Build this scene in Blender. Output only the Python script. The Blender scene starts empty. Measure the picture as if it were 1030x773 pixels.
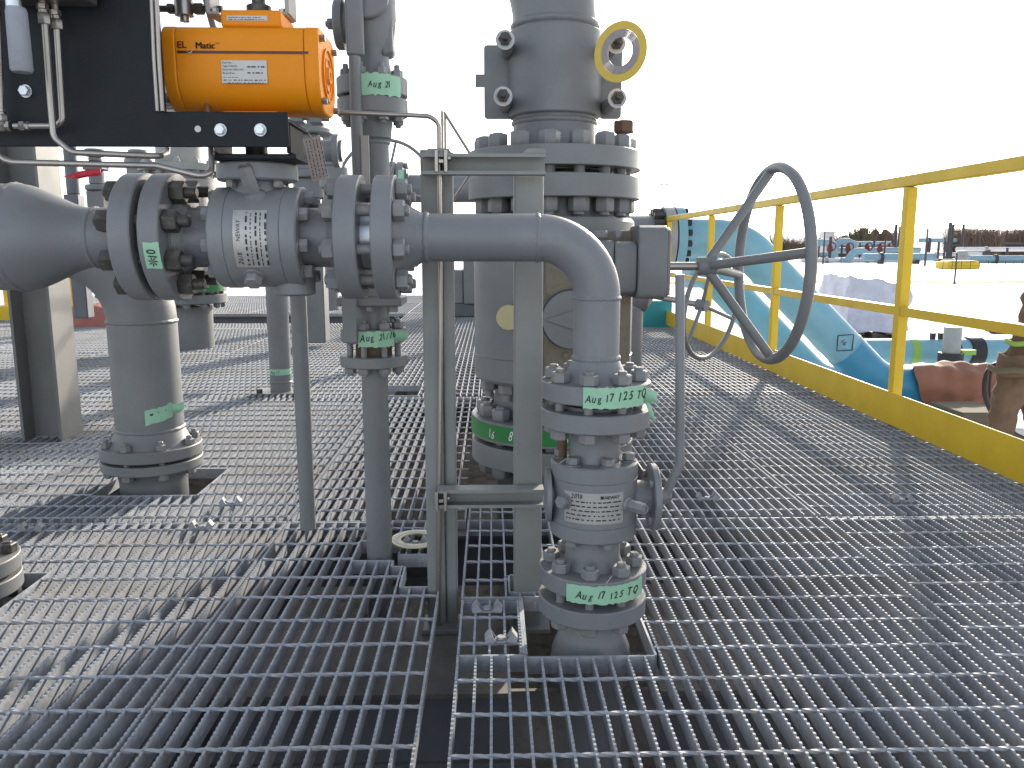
import bpy, math, random
from mathutils import Vector, Matrix
random.seed(7)
PI = math.pi
S = bpy.context.scene
COL = S.collection

# ------------------------------------------------------------ camera, sky, sun, exposure
H = 0.78                      # camera height over the grating, metres
FPX = 820.0                   # focal length in pixels of a 1030 px wide frame
PITCH = math.atan(138 / FPX)
YAW = math.radians(1.4)
cam = bpy.data.objects.new('camera', bpy.data.cameras.new('camera'))
COL.objects.link(cam)
cam.location = (0, 0, H)
cam.rotation_euler = (PI / 2 - PITCH, 0, -YAW)
cam.data.sensor_width = 36
cam.data.lens = 36 * FPX / 1030
cam.data.clip_start = 0.02
cam.data.clip_end = 5000
S.camera = cam

SUN_EL, SUN_AZ = math.radians(20.5), math.radians(24)      # azimuth from +Y towards +X
W = bpy.data.worlds.new('World')
S.world = W
W.use_nodes = True
wn, wl = W.node_tree.nodes, W.node_tree.links
bg = wn['Background']
sky = wn.new('ShaderNodeTexSky')
sky.sky_type = 'NISHITA'
sky.sun_disc = False
sky.sun_elevation = SUN_EL
sky.sun_rotation = SUN_AZ
sky.air_density = 1.0
sky.dust_density = 1.6
sky.ozone_density = 1.0
hs = wn.new('ShaderNodeHueSaturation')
hs.inputs['Saturation'].default_value = 0.45
wl.new(sky.outputs[0], hs.inputs['Color'])
wl.new(hs.outputs[0], bg.inputs['Color'])
bg.inputs['Strength'].default_value = 0.15
sun = bpy.data.objects.new('sun', bpy.data.lights.new('sun', 'SUN'))
COL.objects.link(sun)
sun.data.energy = 3.2
sun.data.angle = math.radians(1.3)
sun.data.color = (1.0, 0.90, 0.76)
sd = Vector((math.sin(SUN_AZ) * math.cos(SUN_EL), math.cos(SUN_AZ) * math.cos(SUN_EL), math.sin(SUN_EL)))
sun.rotation_euler = sd.to_track_quat('Z', 'Y').to_euler()
sun.location = (20, 20, 20)
S.view_settings.view_transform = 'Standard'
S.view_settings.look = 'None'
S.view_settings.exposure = 1.18
S.view_settings.gamma = 1
S.render.resolution_x, S.render.resolution_y = 1024, 768


def ray(px, py):
    v = py - 386.5
    u = px - 515.0
    yr = FPX * math.cos(PITCH) - v * math.sin(PITCH)
    z = -(FPX * math.sin(PITCH) + v * math.cos(PITCH))
    return (u * math.cos(YAW) + yr * math.sin(YAW), -u * math.sin(YAW) + yr * math.cos(YAW), z)


def at(px, py, Y):
    """the point of the place at distance Y that the photograph shows at a pixel (survey helper)"""
    x, y, z = ray(px, py)
    return Vector((x * Y / y, Y, H + z * Y / y))


# ------------------------------------------------------------ materials
def new_mat(name):
    m = bpy.data.materials.new(name)
    m.use_nodes = True
    nt = m.node_tree
    return m, nt.nodes, nt.links, nt.nodes['Principled BSDF']


def mix(n, l, fac, a, b):
    x = n.new('ShaderNodeMix')
    x.data_type = 'RGBA'
    for s, v in ((0, fac), (6, a), (7, b)):
        if hasattr(v, 'links'):
            l.new(v, x.inputs[s])
        else:
            x.inputs[s].default_value = v if s == 0 else (*v, 1) if len(v) == 3 else v
    return x.outputs[2]


def noise(n, l, scale, detail=3, coord='Object', stretch=None, rough=0.55):
    tc = n.new('ShaderNodeTexCoord')
    t = n.new('ShaderNodeTexNoise')
    t.inputs['Scale'].default_value = scale
    t.inputs['Detail'].default_value = detail
    t.inputs['Roughness'].default_value = rough
    if stretch:
        mp = n.new('ShaderNodeMapping')
        mp.inputs['Scale'].default_value = stretch
        l.new(tc.outputs[coord], mp.inputs['Vector'])
        l.new(mp.outputs[0], t.inputs['Vector'])
    else:
        l.new(tc.outputs[coord], t.inputs['Vector'])
    return t.outputs['Fac']


def ramp(n, l, src, a, b, c0=(0, 0, 0), c1=(1, 1, 1)):
    r = n.new('ShaderNodeValToRGB')
    r.color_ramp.elements[0].position = a
    r.color_ramp.elements[1].position = b
    r.color_ramp.elements[0].color = (*c0, 1)
    r.color_ramp.elements[1].color = (*c1, 1)
    l.new(src, r.inputs[0])
    return r.outputs[0]


def paint(name, col, rough=0.38, dirt=(0.16, 0.13, 0.10), dirt_amt=0.25, var=0.10, metal=0.0, bump=0.12, coord='Object', spec=0.5, bscale=420):
    m, n, l, p = new_mat(name)
    big = noise(n, l, 5.5, 4, coord)
    fine = noise(n, l, 60, 4, coord, rough=0.7)
    c1 = tuple(min(1, c * (1 + var)) for c in col)
    c2 = tuple(c * (1 - var) for c in col)
    base = mix(n, l, ramp(n, l, big, 0.35, 0.68), c1, c2)
    dm = n.new('ShaderNodeMath')
    dm.operation = 'MULTIPLY'
    l.new(ramp(n, l, fine, 0.50, 0.82), dm.inputs[0])
    dm.inputs[1].default_value = dirt_amt
    out = mix(n, l, dm.outputs[0], base, dirt)
    # long thin streaks of grime
    stk = ramp(n, l, noise(n, l, 9, 5, coord, (9, 9, 0.7), 0.75), 0.55, 0.80)
    sm = n.new('ShaderNodeMath')
    sm.operation = 'MULTIPLY'
    l.new(stk, sm.inputs[0])
    sm.inputs[1].default_value = min(1, dirt_amt * 1.1)
    out = mix(n, l, sm.outputs[0], out, tuple(d * .6 + c * .4 for d, c in zip(dirt, col)))
    # a few small chips and smears
    chip = ramp(n, l, noise(n, l, 23, 5, coord, rough=0.8), 0.70, 0.74)
    cm = n.new('ShaderNodeMath')
    cm.operation = 'MULTIPLY'
    l.new(chip, cm.inputs[0])
    cm.inputs[1].default_value = min(1, dirt_amt * 1.6)
    out = mix(n, l, cm.outputs[0], out, tuple(c * 0.55 for c in col))
    if dirt_amt > 0.15:
        # settled dust on faces that look up
        ge = n.new('ShaderNodeNewGeometry')
        sx_ = n.new('ShaderNodeSeparateXYZ')
        l.new(ge.outputs['Normal'], sx_.inputs[0])
        up_ = ramp(n, l, sx_.outputs[2], 0.45, 0.98)
        dn_ = ramp(n, l, noise(n, l, 14, 5, coord, rough=0.8), 0.38, 0.66)
        du = n.new('ShaderNodeMath')
        du.operation = 'MULTIPLY'
        l.new(up_, du.inputs[0])
        l.new(dn_, du.inputs[1])
        d2 = n.new('ShaderNodeMath')
        d2.operation = 'MULTIPLY'
        l.new(du.outputs[0], d2.inputs[0])
        d2.inputs[1].default_value = min(.6, dirt_amt * 1.5)
        out = mix(n, l, d2.outputs[0], out, (0.27, 0.235, 0.185))
    l.new(out, p.inputs['Base Color'])
    rr = n.new('ShaderNodeMapRange')
    rr.inputs[3].default_value = rough - 0.08
    rr.inputs[4].default_value = rough + 0.22
    l.new(big, rr.inputs[0])
    l.new(rr.outputs[0], p.inputs['Roughness'])
    p.inputs['Metallic'].default_value = metal
    p.inputs['Specular IOR Level'].default_value = spec
    if bump:
        b = n.new('ShaderNodeBump')
        b.inputs['Strength'].default_value = bump
        b.inputs['Distance'].default_value = 0.002
        l.new(noise(n, l, bscale, 3, coord), b.inputs['Height'])
        l.new(b.outputs[0], p.inputs['Normal'])
    return m


def flat(name, col, rough=0.5, metal=0.0):
    m, n, l, p = new_mat(name)
    v = noise(n, l, 30, 3)
    l.new(mix(n, l, v, tuple(c * 0.88 for c in col), tuple(min(1, c * 1.1) for c in col)), p.inputs['Base Color'])
    p.inputs['Roughness'].default_value = rough
    p.inputs['Metallic'].default_value = metal
    return m


M = {}
M['grey'] = paint('grey_valve_paint', (0.178, 0.188, 0.202), 0.36, dirt_amt=0.34)
M['grey2'] = paint('grey_pipe_paint', (0.172, 0.180, 0.188), 0.38, dirt_amt=0.32)
M['warm'] = paint('grey_green_steel_paint', (0.212, 0.220, 0.214), 0.45, dirt_amt=0.15)
M['column'] = paint('grey_column_paint', (0.165, 0.168, 0.162), 0.5, dirt_amt=0.2)
M['dusty'] = paint('dusty_brown_grey_paint', (0.19, 0.165, 0.125), 0.6, dirt=(0.10, 0.06, 0.03), dirt_amt=0.6)
M['nut'] = paint('painted_nut', (0.195, 0.20, 0.208), 0.42, dirt=(0.16, 0.11, 0.07), dirt_amt=0.5, var=0.15)
M['darknut'] = paint('oily_black_nut', (0.045, 0.042, 0.038), 0.40, dirt_amt=0.6, dirt=(0.2, 0.19, 0.17))
M['rustnut'] = paint('rusty_stud', (0.11, 0.062, 0.038), 0.6, dirt_amt=0.5)
M['black'] = paint('black_panel_paint', (0.007, 0.0085, 0.013), 0.5, dirt_amt=0.06, dirt=(0.05, 0.05, 0.06), bump=0.2, spec=0.3)
M['orange'] = paint('orange_actuator_paint', (0.74, 0.25, 0.004), 0.42, spec=0.28, dirt_amt=0.06, dirt=(0.25, 0.1, 0.02), var=0.04, bump=0.15, bscale=700)
M['yellow'] = paint('yellow_safety_paint', (0.66, 0.44, 0.008), 0.42, dirt_amt=0.2, dirt=(0.25, 0.17, 0.05), var=0.06)
M['steel'] = paint('stainless_tube', (0.36, 0.335, 0.31), 0.30, metal=0.9, dirt_amt=0.1, bump=0.05)
M['bright'] = paint('bright_zinc', (0.62, 0.66, 0.70), 0.30, metal=0.7, dirt_amt=0.1, bump=0.05)
M['blue'] = paint('sky_blue_pipe_paint', (0.17, 0.37, 0.45), 0.42, dirt_amt=0.16, dirt=(0.3, 0.42, 0.45), bump=0.05, var=0.06)
M['blue2'] = paint('fresh_blue_pipe_paint', (0.03, 0.22, 0.36), 0.34, dirt_amt=0.1, bump=0.05, var=0.06)
M['teal'] = paint('teal_box_paint', (0.012, 0.24, 0.27), 0.4, dirt_amt=0.15)
M['tape'] = flat('pale_green_tape', (0.30, 0.54, 0.38), 0.6)
M['green'] = flat('green_flange_band', (0.02, 0.19, 0.045), 0.5)
M['ink'] = flat('black_marker_ink', (0.012, 0.014, 0.016), 0.5)
M['chalk'] = flat('white_chalk_marker', (0.72, 0.78, 0.74), 0.6)
M['plate'] = paint('brushed_nameplate', (0.38, 0.38, 0.37), 0.35, metal=0.35, dirt_amt=0.25, bump=0.0)
M['tagmetal'] = flat('pale_stamped_metal', (0.42, 0.42, 0.41), 0.55)
M['sticker'] = flat('white_sticker', (0.50, 0.50, 0.49), 0.4)
M['maroon'] = flat('dark_maroon_print', (0.06, 0.012, 0.012), 0.4)
M['gasket_y'] = flat('yellow_gasket_ring', (0.62, 0.44, 0.06), 0.45)
M['gasket_p'] = flat('pale_yellow_gasket_ring', (0.52, 0.46, 0.26), 0.45)
M['gasket_g'] = flat('silver_gasket_winding', (0.30, 0.275, 0.28), 0.45, 0.15)
M['red'] = flat('red_tape', (0.55, 0.02, 0.04), 0.4)
M['lightpaint'] = paint('light_grey_paint', (0.30, 0.30, 0.285), 0.45, dirt_amt=0.15)
M['knurl'] = paint('white_knurled_grip', (0.32, 0.345, 0.39), 0.5, bump=0.8, bscale=900)
M['blanket'] = paint('rust_brown_tarpaulin', (0.27, 0.11, 0.062), 0.7, dirt_amt=0.3, bump=0.3, bscale=30)
M['pink'] = paint('pink_brown_tarpaulin', (0.33, 0.11, 0.085), 0.6, dirt_amt=0.2, bump=0.3, bscale=30)
M['wrap'] = paint('white_plastic_wrap', (0.44, 0.45, 0.52), 0.45, dirt_amt=0.15, bump=0.6, bscale=9)
M['rubber'] = flat('black_rubber', (0.02, 0.02, 0.022), 0.6)
M['cloth'] = paint('brown_work_cloth', (0.14, 0.09, 0.055), 0.85, dirt_amt=0.35, bump=0.5, bscale=14)
M['hivis'] = flat('yellow_green_stripe', (0.27, 0.45, 0.08), 0.6)
M['skin'] = flat('skin', (0.45, 0.27, 0.20), 0.5)
M['bark'] = flat('bare_brown_twigs', (0.17, 0.115, 0.085), 0.9)
M['bark2'] = flat('olive_brown_twigs', (0.13, 0.11, 0.075), 0.9)
M['distred'] = flat('red_valve_wheel_paint', (0.15, 0.03, 0.025), 0.6)
M['distblue'] = paint('pale_blue_pipe', (0.22, 0.34, 0.40), 0.6, bump=0, dirt_amt=0.1)
M['distdark'] = flat('dark_steel', (0.05, 0.045, 0.05), 0.6)
M['white'] = flat('white_building_sheet', (0.62, 0.60, 0.60), 0.6)


def galv():
    m, n, l, p = new_mat('galvanised_steel')
    v = n.new('ShaderNodeTexVoronoi')
    v.inputs['Scale'].default_value = 90
    tc = n.new('ShaderNodeTexCoord')
    l.new(tc.outputs['Object'], v.inputs['Vector'])
    big = noise(n, l, 3.0, 4)
    a = mix(n, l, ramp(n, l, v.outputs['Color'], 0.1, 0.9), (0.27, 0.29, 0.33), (0.40, 0.42, 0.45))
    l.new(mix(n, l, ramp(n, l, big, 0.45, 0.75), a, (0.27, 0.25, 0.23)), p.inputs['Base Color'])
    p.inputs['Metallic'].default_value = 0.12
    p.inputs['Specular IOR Level'].default_value = 0.25
    rr = n.new('ShaderNodeMapRange')
    rr.inputs[3].default_value = 0.52
    rr.inputs[4].default_value = 0.8
    l.new(noise(n, l, 35, 4), rr.inputs[0])
    l.new(rr.outputs[0], p.inputs['Roughness'])
    b = n.new('ShaderNodeBump')
    b.inputs['Strength'].default_value = 0.3
    b.inputs['Distance'].default_value = 0.001
    l.new(noise(n, l, 300, 3), b.inputs['Height'])
    l.new(b.outputs[0], p.inputs['Normal'])
    return m


def snow():
    m, n, l, p = new_mat('trampled_snow_ground')
    f = noise(n, l, 0.16, 6, stretch=(0.35, 1.6, 1), rough=0.62)
    g = noise(n, l, 2.2, 5, stretch=(0.5, 1.4, 1), rough=0.7)
    mud = mix(n, l, g, (0.20, 0.155, 0.115), (0.33, 0.28, 0.23))
    sn = mix(n, l, g, (0.74, 0.75, 0.80), (0.86, 0.86, 0.87))
    l.new(mix(n, l, ramp(n, l, f, 0.57, 0.63), sn, mud), p.inputs['Base Color'])
    p.inputs['Roughness'].default_value = 0.8
    b = n.new('ShaderNodeBump')
    b.inputs['Strength'].default_value = 0.6
    b.inputs['Distance'].default_value = 0.06
    l.new(g, b.inputs['Height'])
    l.new(b.outputs[0], p.inputs['Normal'])
    return m


def soil():
    m, n, l, p = new_mat('pitted_concrete_and_dirt')
    g = noise(n, l, 14, 6, rough=0.75)
    f = noise(n, l, 2.2, 4)
    a = mix(n, l, ramp(n, l, g, 0.35, 0.62), (0.035, 0.03, 0.024), (0.16, 0.14, 0.11))
    l.new(mix(n, l, ramp(n, l, f, 0.45, 0.6), a, (0.15, 0.14, 0.125)), p.inputs['Base Color'])
    p.inputs['Roughness'].default_value = 0.9
    b = n.new('ShaderNodeBump')
    b.inputs['Strength'].default_value = 0.8
    b.inputs['Distance'].default_value = 0.01
    l.new(g, b.inputs['Height'])
    l.new(b.outputs[0], p.inputs['Normal'])
    return m


def hillmat():
    m, n, l, p = new_mat('snowy_brown_hills')
    g = noise(n, l, 0.02, 6, stretch=(0.3, 1, 3), rough=0.7)
    l.new(mix(n, l, ramp(n, l, g, 0.42, 0.55), (0.62, 0.62, 0.65), (0.30, 0.27, 0.26)), p.inputs['Base Color'])
    p.inputs['Roughness'].default_value = 0.9
    return m


M['galv'] = galv()
M['snow'] = snow()
M['soil'] = soil()
M['hill'] = hillmat()


# ------------------------------------------------------------ mesh tools
def frame_z(loc, d):
    d = Vector(d).normalized()
    q = d.to_track_quat('Z', 'Y') if abs(d.z) < 0.999 else (Matrix.Identity(3) if d.z > 0 else Matrix.Rotation(PI, 3, 'X')).to_quaternion()
    return Matrix.Translation(Vector(loc)) @ q.to_matrix().to_4x4()


class MB:
    def __init__(s):
        s.v, s.f = [], []

    def add(s, vs, fs, T=None):
        o = len(s.v)
        s.v += [tuple(T @ Vector(a)) if T else tuple(a) for a in vs]
        s.f += [tuple(i + o for i in f) for f in fs]
        return s

    def box(s, x0, x1, y0, y1, z0, z1, T=None):
        vs = [(x, y, z) for z in (z0, z1) for y in (y0, y1) for x in (x0, x1)]
        return s.add(vs, [(0, 2, 3, 1), (4, 5, 7, 6), (0, 1, 5, 4), (2, 6, 7, 3), (0, 4, 6, 2), (1, 3, 7, 5)], T)

    def lathe(s, prof, seg=32, T=None):
        """prof: (r, h) along local Z; ends with r = 0 close on a point"""
        vs, fs, rings = [], [], []
        for r, h in prof:
            if r < 1e-6:
                rings.append([len(vs)])
                vs.append((0, 0, h))
            else:
                rings.append(list(range(len(vs), len(vs) + seg)))
                vs += [(r * math.cos(2 * PI * k / seg), r * math.sin(2 * PI * k / seg), h) for k in range(seg)]
        for a, b in zip(rings, rings[1:]):
            for k in range(seg):
                k2 = (k + 1) % seg
                if len(a) == 1 and len(b) == 1:
                    continue
                if len(a) == 1:
                    fs.append((a[0], b[k2], b[k]))
                elif len(b) == 1:
                    fs.append((a[k], a[k2], b[0]))
                else:
                    fs.append((a[k], a[k2], b[k2], b[k]))
        return s.add(vs, fs, T)

    def rod(s, a, b, r, seg=16, r2=None):
        a, b = Vector(a), Vector(b)
        L = (b - a).length
        r2 = r if r2 is None else r2
        return s.lathe([(0, 0), (r, 0), (r2, L), (0, L)], seg, frame_z(a, b - a))

    def tube(s, pts, r, seg=14, closed=False):
        pts = [Vector(p) for p in pts]
        n = len(pts)
        if callable(r):
            rf = r
        else:
            rf = lambda i: r
        vs, fs = [], []
        t0 = (pts[1] - pts[0]).normalized()
        u = t0.orthogonal().normalized()
        prev = t0
        for i in range(n):
            if closed:
                t = (pts[(i + 1) % n] - pts[i - 1]).normalized()
            else:
                t = (pts[min(i + 1, n - 1)] - pts[max(i - 1, 0)]).normalized()
            q = prev.rotation_difference(t)
            u = (q @ u).normalized()
            prev = t
            w = t.cross(u)
            for k in range(seg):
                a = 2 * PI * k / seg
                vs.append(pts[i] + (u * math.cos(a) + w * math.sin(a)) * rf(i))
        for i in range(n if closed else n - 1):
            j = (i + 1) % n
            off = 0
            if closed and j == 0:       # match the seam
                d = [(vs[i * seg] - vs[k]).length for k in range(seg)]
                off = d.index(min(d))
            for k in range(seg):
                k2 = (k + 1) % seg
                fs.append((i * seg + k, i * seg + k2, j * seg + (k2 + off) % seg, j * seg + (k + off) % seg))
        if not closed:
            fs.append(tuple(reversed(range(seg))))
            fs.append(tuple(range((n - 1) * seg, n * seg)))
        return s.add(vs, fs)

    def prism(s, poly, z0, z1, T=None):
        n = len(poly)
        vs = [(x, y, z0) for x, y in poly] + [(x, y, z1) for x, y in poly]
        fs = [tuple(reversed(range(n))), tuple(range(n, 2 * n))] + [(i, (i + 1) % n, n + (i + 1) % n, n + i) for i in range(n)]
        return s.add(vs, fs, T)

    def hexa(s, w, z0, z1, T=None, ph=0.0):
        """hex nut, w across flats, chamfered at the top and bottom"""
        R = w / math.sqrt(3)
        c = (z1 - z0) * 0.12
        vs, fs = [], []
        for r, z in ((R * 0.88, z0), (R, z0 + c), (R, z1 - c), (R * 0.88, z1)):
            vs += [(r * math.cos(k * PI / 3 + ph), r * math.sin(k * PI / 3 + ph), z) for k in range(6)]
        for i in range(3):
            for k in range(6):
                k2 = (k + 1) % 6
                fs.append((i * 6 + k, i * 6 + k2, i * 6 + 6 + k2, i * 6 + 6 + k))
        fs.append((5, 4, 3, 2, 1, 0))
        fs.append((18, 19, 20, 21, 22, 23))
        return s.add(vs, fs, T)

    def mesh(s, name, mat, smooth=35):
        me = bpy.data.meshes.new(name)
        me.from_pydata([tuple(v) for v in s.v], [], s.f)
        me.materials.append(mat)
        if smooth:
            me.polygons.foreach_set('use_smooth', [True] * len(me.polygons))
            me.set_sharp_from_angle(angle=math.radians(smooth))
        me.update()
        return me

    def build(s, name, mat, parent=None, smooth=35, bevel=0, label=None):
        o = link(name, s.mesh(name, mat, smooth), parent)
        if bevel:
            b = o.modifiers.new('bevel', 'BEVEL')
            b.width = bevel
            b.segments = 2
            b.limit_method = 'ANGLE'
            b.angle_limit = math.radians(40)
            b.harden_normals = False
        if label:
            o['label'] = label
        return o


def link(name, data, parent=None, T=None):
    o = bpy.data.objects.new(name, data)
    COL.objects.link(o)
    if parent is not None:
        o.parent = parent
        o.matrix_parent_inverse = base_of(parent).inverted()
    if T is not None:
        o.matrix_basis = T
    return o


BASE = {}


def base_of(o):
    return BASE.get(o.name, Matrix.Identity(4))


def thing(name, label, cat, loc, group=None):
    o = bpy.data.objects.new(name, None)
    COL.objects.link(o)
    o.location = loc
    o.empty_display_size = 0.05
    BASE[o.name] = Matrix.Translation(Vector(loc))
    o['label'], o['category'] = label, cat
    if group:
        o['group'] = group
    return o


def struct(o, kind='structure'):
    o['kind'] = kind
    return o


def tag(o, label, cat, group=None):
    o['label'], o['category'] = label, cat
    if group:
        o['group'] = group
    return o


def fillet(pts, r, n=8):
    pts = [Vector(p) for p in pts]
    out = [pts[0]]
    for i in range(1, len(pts) - 1):
        a, p, b = pts[i - 1], pts[i], pts[i + 1]
        da, db = (a - p).normalized(), (b - p).normalized()
        ang = da.angle(db)
        if ang > 3.10:
            out.append(p)
            continue
        rr = min(r, 0.45 * min((a - p).length, (b - p).length) * math.tan(ang / 2))
        d = rr / math.tan(ang / 2)
        c = p + (da + db).normalized() * (rr / math.sin(ang / 2))
        s, e = p + da * d - c, p + db * d - c
        tot = s.angle(e)
        ax = s.cross(e).normalized()
        for k in range(n + 1):
            out.append(c + Matrix.Rotation(tot * k / n, 3, ax) @ s)
    out.append(pts[-1])
    return out


def tubepart(name, pts, r, mat, parent=None, fr=0.03, seg=12, n=8):
    return MB().tube(fillet(pts, fr, n), r, seg).build(name, mat, parent)


def flange_prof(R, t, bore=0.0, c=None):
    c = c or min(0.002, t * 0.12)
    return [(bore, 0), (R - c, 0), (R, c), (R, t - c), (R - c, t), (bore, t)]


def flange(parent, c, axis, R, t, mat, name='flange', seg=56, hub=None, face=None):
    """disc starting at c going along axis; hub = (r_base, r_end, length) cone leaving it on the far side; face = (r, h) raised face on the near side"""
    mb = MB()
    pr = []
    if face:
        pr += [(0, -face[1]), (face[0], -face[1]), (face[0], 0)]
    else:
        pr += [(0, 0)]
    ch = min(0.0022, t * 0.1)
    pr += [(R - ch, 0), (R, ch), (R, t - ch), (R - ch, t)]
    if hub:
        rb, re, L = hub
        pr += [(rb + 0.004, t), (rb, t + 0.004), (rb * 0.6 + re * 0.4, t + L * 0.4), (re + 0.002, t + L * 0.85), (re, t + L)]
    pr += [(0, pr[-1][1])]
    mb.lathe(pr, seg, frame_z(c, axis))
    return mb.build(name, mat, parent)


_bolt = {}


def studs(parent, c, axis, Rb, n, g0, g1, w, mat, phase=0.0, ext0=0.012, ext1=0.012, rs=None, skip=(), nh=None, name='stud_bolt', mats=None):
    """n stud bolts on a circle round c; nuts sit outside g0..g1 (distances along axis)"""
    nh = nh or w * 0.62
    rs = rs or w * 0.29
    T0 = frame_z(c, axis)
    for k in range(n):
        if k in skip:
            continue
        mm = mats[k % len(mats)] if mats else mat
        key = (round(g0, 4), round(g1, 4), w, nh, rs, mm.name, ext0, ext1, k % 3)
        if key not in _bolt:
            b = MB()
            ph = (k % 3) * 0.35
            b.hexa(w, g1, g1 + nh, None, ph)
            b.hexa(w, g0 - nh, g0, None, ph + 0.2)
            a, z = g0 - nh - ext0, g1 + nh + ext1
            b.lathe([(0, a), (rs * 0.8, a), (rs, a + 0.002), (rs, z - 0.002), (rs * 0.8, z), (0, z)], 12)
            _bolt[key] = b.mesh(name, mm, 35)
        a = 2 * PI * (k + 0.5) / n + phase
        T = T0 @ Matrix.Translation((Rb * math.cos(a), Rb * math.sin(a), 0)) @ Matrix.Rotation(a, 4, 'Z')
        link(name, _bolt[key], parent, T)


def hexbolt(parent, p, d, w, h, mat, name='hex_bolt', stem=0.0, rs=None, washer=0):
    b = MB()
    T = frame_z(p, d)
    if stem:
        b.rod(Vector(p), Vector(p) - Vector(d).normalized() * stem, rs or w * 0.3, 12)
    if washer:
        b.lathe([(0, 0), (w * 0.68, 0), (w * 0.68, washer), (0, washer)], 18, T)
    b.hexa(w, washer, washer + h, T)
    return b.build(name, mat, parent)


def weld(parent, c, axis, r, wdt=0.0062, mat=None, seg=48, name='weld_bead'):
    T = frame_z(c, axis)
    vs, fs = [], []
    ks = 5
    n = seg * 2
    for i in range(n):
        a = 2 * PI * i / n
        j = 1 + 0.22 * math.sin(i * 2.4) + random.uniform(-.12, .12)
        for k in range(ks):
            t = -1 + 2 * k / (ks - 1)
            rr = r - 0.0006 + wdt * 0.62 * (1 - t * t) * j
            vs.append((rr * math.cos(a), rr * math.sin(a), t * wdt + 0.0006 * math.sin(i * 1.2)))
    for i in range(n):
        j = (i + 1) % n
        for k in range(ks - 1):
            fs.append((i * ks + k, j * ks + k, j * ks + k + 1, i * ks + k + 1))
    return MB().add(vs, fs, T).build(name, mat or M['grey'], parent, smooth=60)


def patch(parent, name, mat, fn, u0, u1, v0, v1, nu=16, nv=4, edge=0.0, thick=0.0006, both=True):
    """thin sheet over a surface fn(u, v, lift) -> point, with a slightly ragged outline"""
    vs, fs = [], []
    ru = [random.uniform(-edge, edge) for _ in range(nu + 1)]
    rv = [random.uniform(-edge, edge) for _ in range(nu + 1)]
    wr = {}
    for L in (thick, 0.0):
        for i in range(nu + 1):
            for j in range(nv + 1):
                u = u0 + (u1 - u0) * i / nu
                v = v0 + (v1 - v0) * j / nv
                if j == 0:
                    v += ru[i]
                if j == nv:
                    v += rv[i]
                w_ = wr.setdefault((i, j), random.uniform(0, .0011) if edge else 0)
                vs.append(fn(u, v, L + w_))
    m = nv + 1
    N = (nu + 1) * m
    for i in range(nu):
        for j in range(nv):
            fs.append((i * m + j, (i + 1) * m + j, (i + 1) * m + j + 1, i * m + j + 1))
            fs.append((N + i * m + j, N + i * m + j + 1, N + (i + 1) * m + j + 1, N + (i + 1) * m + j))
    for i in range(nu):
        for j in (0, nv):
            fs.append((i * m + j, (i + 1) * m + j, N + (i + 1) * m + j, N + i * m + j))
    for j in range(nv):
        for i in (0, nu):
            fs.append((i * m + j, i * m + j + 1, N + i * m + j + 1, N + i * m + j))
    return MB().add(vs, fs).build(name, mat, parent, smooth=50)


def glyphs(s, size, shear=0.0, fat=0.0):
    cu = bpy.data.curves.new('lettering', 'FONT')
    cu.body = s
    cu.size = size
    cu.shear = shear
    cu.resolution_u = 3
    cu.offset = fat * size
    cu.fill_mode = 'FRONT'
    o = bpy.data.objects.new('lettering', cu)
    COL.objects.link(o)
    dg = bpy.context.evaluated_depsgraph_get()
    me = bpy.data.meshes.new_from_object(o.evaluated_get(dg))
    vs = [tuple(v.co) for v in me.vertices]
    fs = [tuple(p.vertices) for p in me.polygons]
    bpy.data.objects.remove(o)
    bpy.data.meshes.remove(me)
    return vs, fs


def lettering(parent, s, size, mat, fn, u, v, shear=0.0, slope=0.0, wob=0.0, lift=0.0012, name='lettering', label=None, rot=False, bold=0.0, width=1.0, fat=0.0):
    vs, fs = glyphs(s, size, shear, fat)
    out = []
    for x, y, _ in vs:
        x *= width
        yy = y + slope * x + wob * math.sin(x / size * 2.1)
        if rot:
            out.append(fn(u - yy, v + x, lift))
        else:
            out.append(fn(u + x, v + yy, lift))
    mb = MB().add(out, fs)
    o = mb.build(name, mat, parent, smooth=0)
    if bold:
        so = o.modifiers.new('thick', 'SOLIDIFY')
        so.thickness = bold
    return o


def hand(parent, s, size, mat, fn, u, v, slope=0.0, lift=0.0022, width=.8, rot=False, fat=.008):
    """handwritten letters: each one a little different"""
    mb = MB()
    x0 = 0.0
    for ch in s:
        if ch == ' ':
            x0 += size * .34
            continue
        vs, fs = glyphs(ch, size * random.uniform(.92, 1.12), random.uniform(.05, .4), fat)
        if not vs:
            continue
        a = random.uniform(-.12, .14)
        dy = random.uniform(-.06, .06) * size
        xm_ = min(q[0] for q in vs)
        w = max(q[0] for q in vs) - xm_
        out = []
        for x, y, _ in vs:
            x = (x - xm_) * width
            x, y = x * math.cos(a) - y * math.sin(a), x * math.sin(a) + y * math.cos(a)
            X_, Y_ = x0 + x, y + dy + slope * (x0 + x)
            out.append(fn(u - Y_, v + X_, lift) if rot else fn(u + X_, v + Y_, lift))
        mb.add(out, fs)
        x0 += w * width + size * random.uniform(.10, .17)
    o = mb.build('lettering', mat, parent, smooth=0)
    so = o.modifiers.new('thick', 'SOLIDIFY')
    so.thickness = .0003
    return o


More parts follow.
